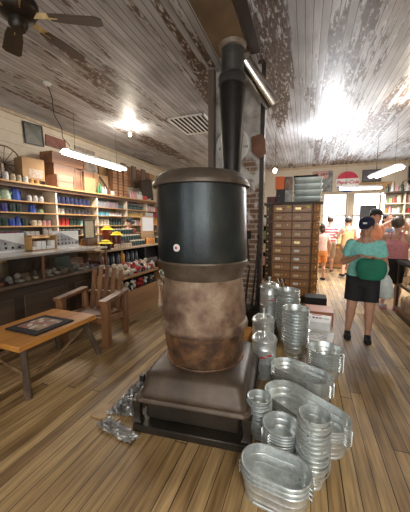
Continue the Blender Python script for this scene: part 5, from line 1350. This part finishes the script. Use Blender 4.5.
        link('cap_badge', MB().box(hp(0, -.09, .098), (.045 * k, .012 * k, .02 * k), (head[0], 0, head[1])).done('cap_badge', WHITE), c_)
    return t


F = lambda n_, c, s=30: M(n_, c, tuple(q * .8 for q in c), 0.85, 0, s)
BRH = M('brown_hair', (0.07, 0.035, 0.02), (0.03, 0.015, 0.01), 0.5, 0, 40); DKH = M('dark_hair', (0.03, 0.02, 0.015), (0.012, 0.01, 0.008), 0.5, 0, 40)
BLKF = F('black_cloth', (0.014, 0.014, 0.015)); NAVY = F('navy_cap', (0.015, 0.02, 0.05))
pw = person('woman in teal shirt, black shorts and navy cap looking at her hands', (0.735, 4.0, 0), R(-8), 1.57, 1.1, SKIN_T, F('teal_shirt', (0.25, 0.66, 0.6)), 'tee', BLKF, 0.55, BLKF, BRH, 'short', NAVY,
       elbows=[(-0.25, 0.03, 1.08), (0.25, 0.03, 1.08)], hands=[(-0.09, -0.21, 1.19), (0.1, -0.21, 1.18)], feet=[(-0.15, -0.02), (0.10, -0.08)], knees=[(-0.12, -0.05, 0.46), (0.1, -0.07, 0.47)], head=(R(24), R(-12)), lean=0.06, vox=0.0065, sock=BLKF)
m2 = MB()
part('necklace', MB().path([(-0.05, -0.1, 1.36), (-0.03, -0.135, 1.28), (0, -0.15, 1.24), (0.03, -0.135, 1.28), (0.05, -0.1, 1.36)], 0.003, 6), STEEL, pw)
# green bag hugged at the waist
mb = MB(); mb.rings([[Vector((x * sx, y * sy, z)) for x, y in [(math.cos(2 * PI * q / 24), math.sin(2 * PI * q / 24)) for q in range(24)]] for z, sx, sy in ((0.0, .1, .03), (0.03, .14, .05), (0.12, .165, .065), (0.22, .15, .05), (0.25, .11, .035))])
single('shopping_bag', mb, M('green_cloth', (0.01, 0.19, 0.11), (0.006, 0.12, 0.07), 0.8, 0, 5, bump=.6), 'green cloth bag held at the waist of the woman in teal', 'bag', (0.77, 3.75, 0.83), R(-8))
t = thing('shopping_bag', 'white plastic bag hanging from the arm of the woman in teal', 'bag', (0.985, 3.98, 0.56), R(-10))
part('bag_body', MB().rings([[Vector((x * sx + 0.008 * math.sin(q_ * 5 + z * 30), y * sx * .6, z)) for q_, (x, y) in enumerate([(math.cos(2 * PI * q / 20), math.sin(2 * PI * q / 20)) for q in range(20)])] for z, sx in ((0.0, .05), (0.03, .09), (0.14, .1), (0.24, .06), (0.3, .025))]), M('plastic_white', (0.62, 0.66, 0.62), (0.42, 0.46, 0.43), 0.35, 0, 9, bump=.5), t)
part('handle', MB().path([(0, 0, .29), (0.02, 0, .38), (0.0, 0, .46)], 0.01, 6), M('plastic_white', (0.6, 0.6, 0.6)), t)

person('woman in pink tank top and black shorts leaning at the right counter', (1.49, 5.62, 0), R(150), 1.6, 1.22, SKIN, F('pink_tank', (0.62, 0.24, 0.27)), 'tank', BLKF, 0.5, F('grey_sneaker', (0.5, 0.48, 0.5)), M('greying_brown_hair', (0.13, 0.1, 0.07), (0.05, 0.035, 0.025), 0.5, 0, 40), 'full', None,
       elbows=[(-0.3, -0.1, 1.1), (0.28, -0.16, 1.12)], hands=[(-0.22, -0.4, 1.08), (0.2, -0.42, 1.06)], feet=[(-0.09, 0.0), (0.12, 0.05)], head=(R(18), R(-20)), lean=0.07, sock=M('pink_sole', (0.7, 0.15, 0.3)))
person('man in black cap and orange shirt behind the woman in teal', (1.27, 6.45, 0), R(35), 1.78, 1.15, SKIN, F('orange_shirt', (0.75, 0.34, 0.2)), 'tee', F('khaki_short', (0.4, 0.3, 0.2)), 0.5, BLKF, DKH, 'short', BLKF,
       elbows=[(-0.26, -0.05, 1.1), (0.26, -0.05, 1.1)], hands=[(-0.15, -0.3, 1.1), (0.15, -0.3, 1.1)], head=(R(20), R(15)), lean=0.05)
person('dark haired person in blue grey sleeves raising both arms at the back', (1.72, 7.15, 0), R(25), 1.72, 1.0, SKIN, F('blue_grey_shirt', (0.2, 0.28, 0.4)), 'tee', F('blue_jeans', (0.08, 0.12, 0.22)), 0.5, BLKF, DKH, 'long', None,
       elbows=[(-0.3, -0.2, 1.42), (0.3, -0.2, 1.42)], hands=[(-0.08, -0.3, 1.58), (0.1, -0.3, 1.58)], head=(0, 0))
t = single('camera', MB().b2(-0.06, 0.06, -0.02, 0.02, 0, 0.08, 0.008).tube((0, -0.02, .04), (0, -0.06, .04), .028), BLACKP, 'small black camera held up by the person in blue grey', 'camera', (1.86, 6.82, 1.6), R(25))
person('man in red and white striped shirt and khaki shorts at the back counter', (0.72, 9.35, 0), R(160), 1.72, 1.05, SKIN, stripe_mat('red_white_stripes', (0.75, 0.7, 0.68), (0.6, 0.05, 0.08), 0.085), 'tee', F('khaki_short', (0.4, 0.3, 0.2)), 0.42, F('brown_sandal', (0.12, 0.07, 0.04)), BRH, 'short', F('grey_cap', (0.3, 0.32, 0.34)),
       elbows=[(-0.25, -0.05, 1.1), (0.25, -0.05, 1.1)], hands=[(-0.17, -0.3, 1.1), (0.17, -0.3, 1.1)], head=(R(10), R(10)), lean=.04, vox=.011)
person('dark haired person in sleeveless yellow top at the back counter', (1.16, 8.75, 0), R(200), 1.68, 1.0, SKIN, F('yellow_tank', (0.75, 0.45, 0.2)), 'tank', F('tan_short', (0.42, 0.3, 0.2)), 0.5, BLKF, DKH, 'short', None,
       elbows=[(-0.26, -0.05, 1.1), (0.26, -0.1, 1.12)], hands=[(-0.18, -0.35, 1.12), (0.2, -0.35, 1.15)], feet=[(0.22, 0.25, 0.03), (-0.08, -0.05)], knees=[(0.1, 0.02, 0.47), (-0.06, -0.03, 0.47)], head=(R(15), R(-15)), vox=.011)
person('person in orange shorts half hidden behind the drawer cabinet', (0.42, 7.85, 0), R(200), 1.5, 1.0, SKIN, F('peach_top', (0.8, 0.5, 0.4)), 'tee', F('orange_short', (0.8, 0.3, 0.08)), 0.55, BLKF, BRH, 'long', None, vox=.011)
person('clerk in black cap and red shirt behind the jar counter', (-4.55, 6.35, 0), R(70), 1.66, 1.1, SKIN, F('coral_shirt', (0.6, 0.14, 0.14)), 'tee', BLKF, 0.45, BLKF, DKH, 'short', BLKF, head=(R(30), 0), lean=.08, vox=.011)
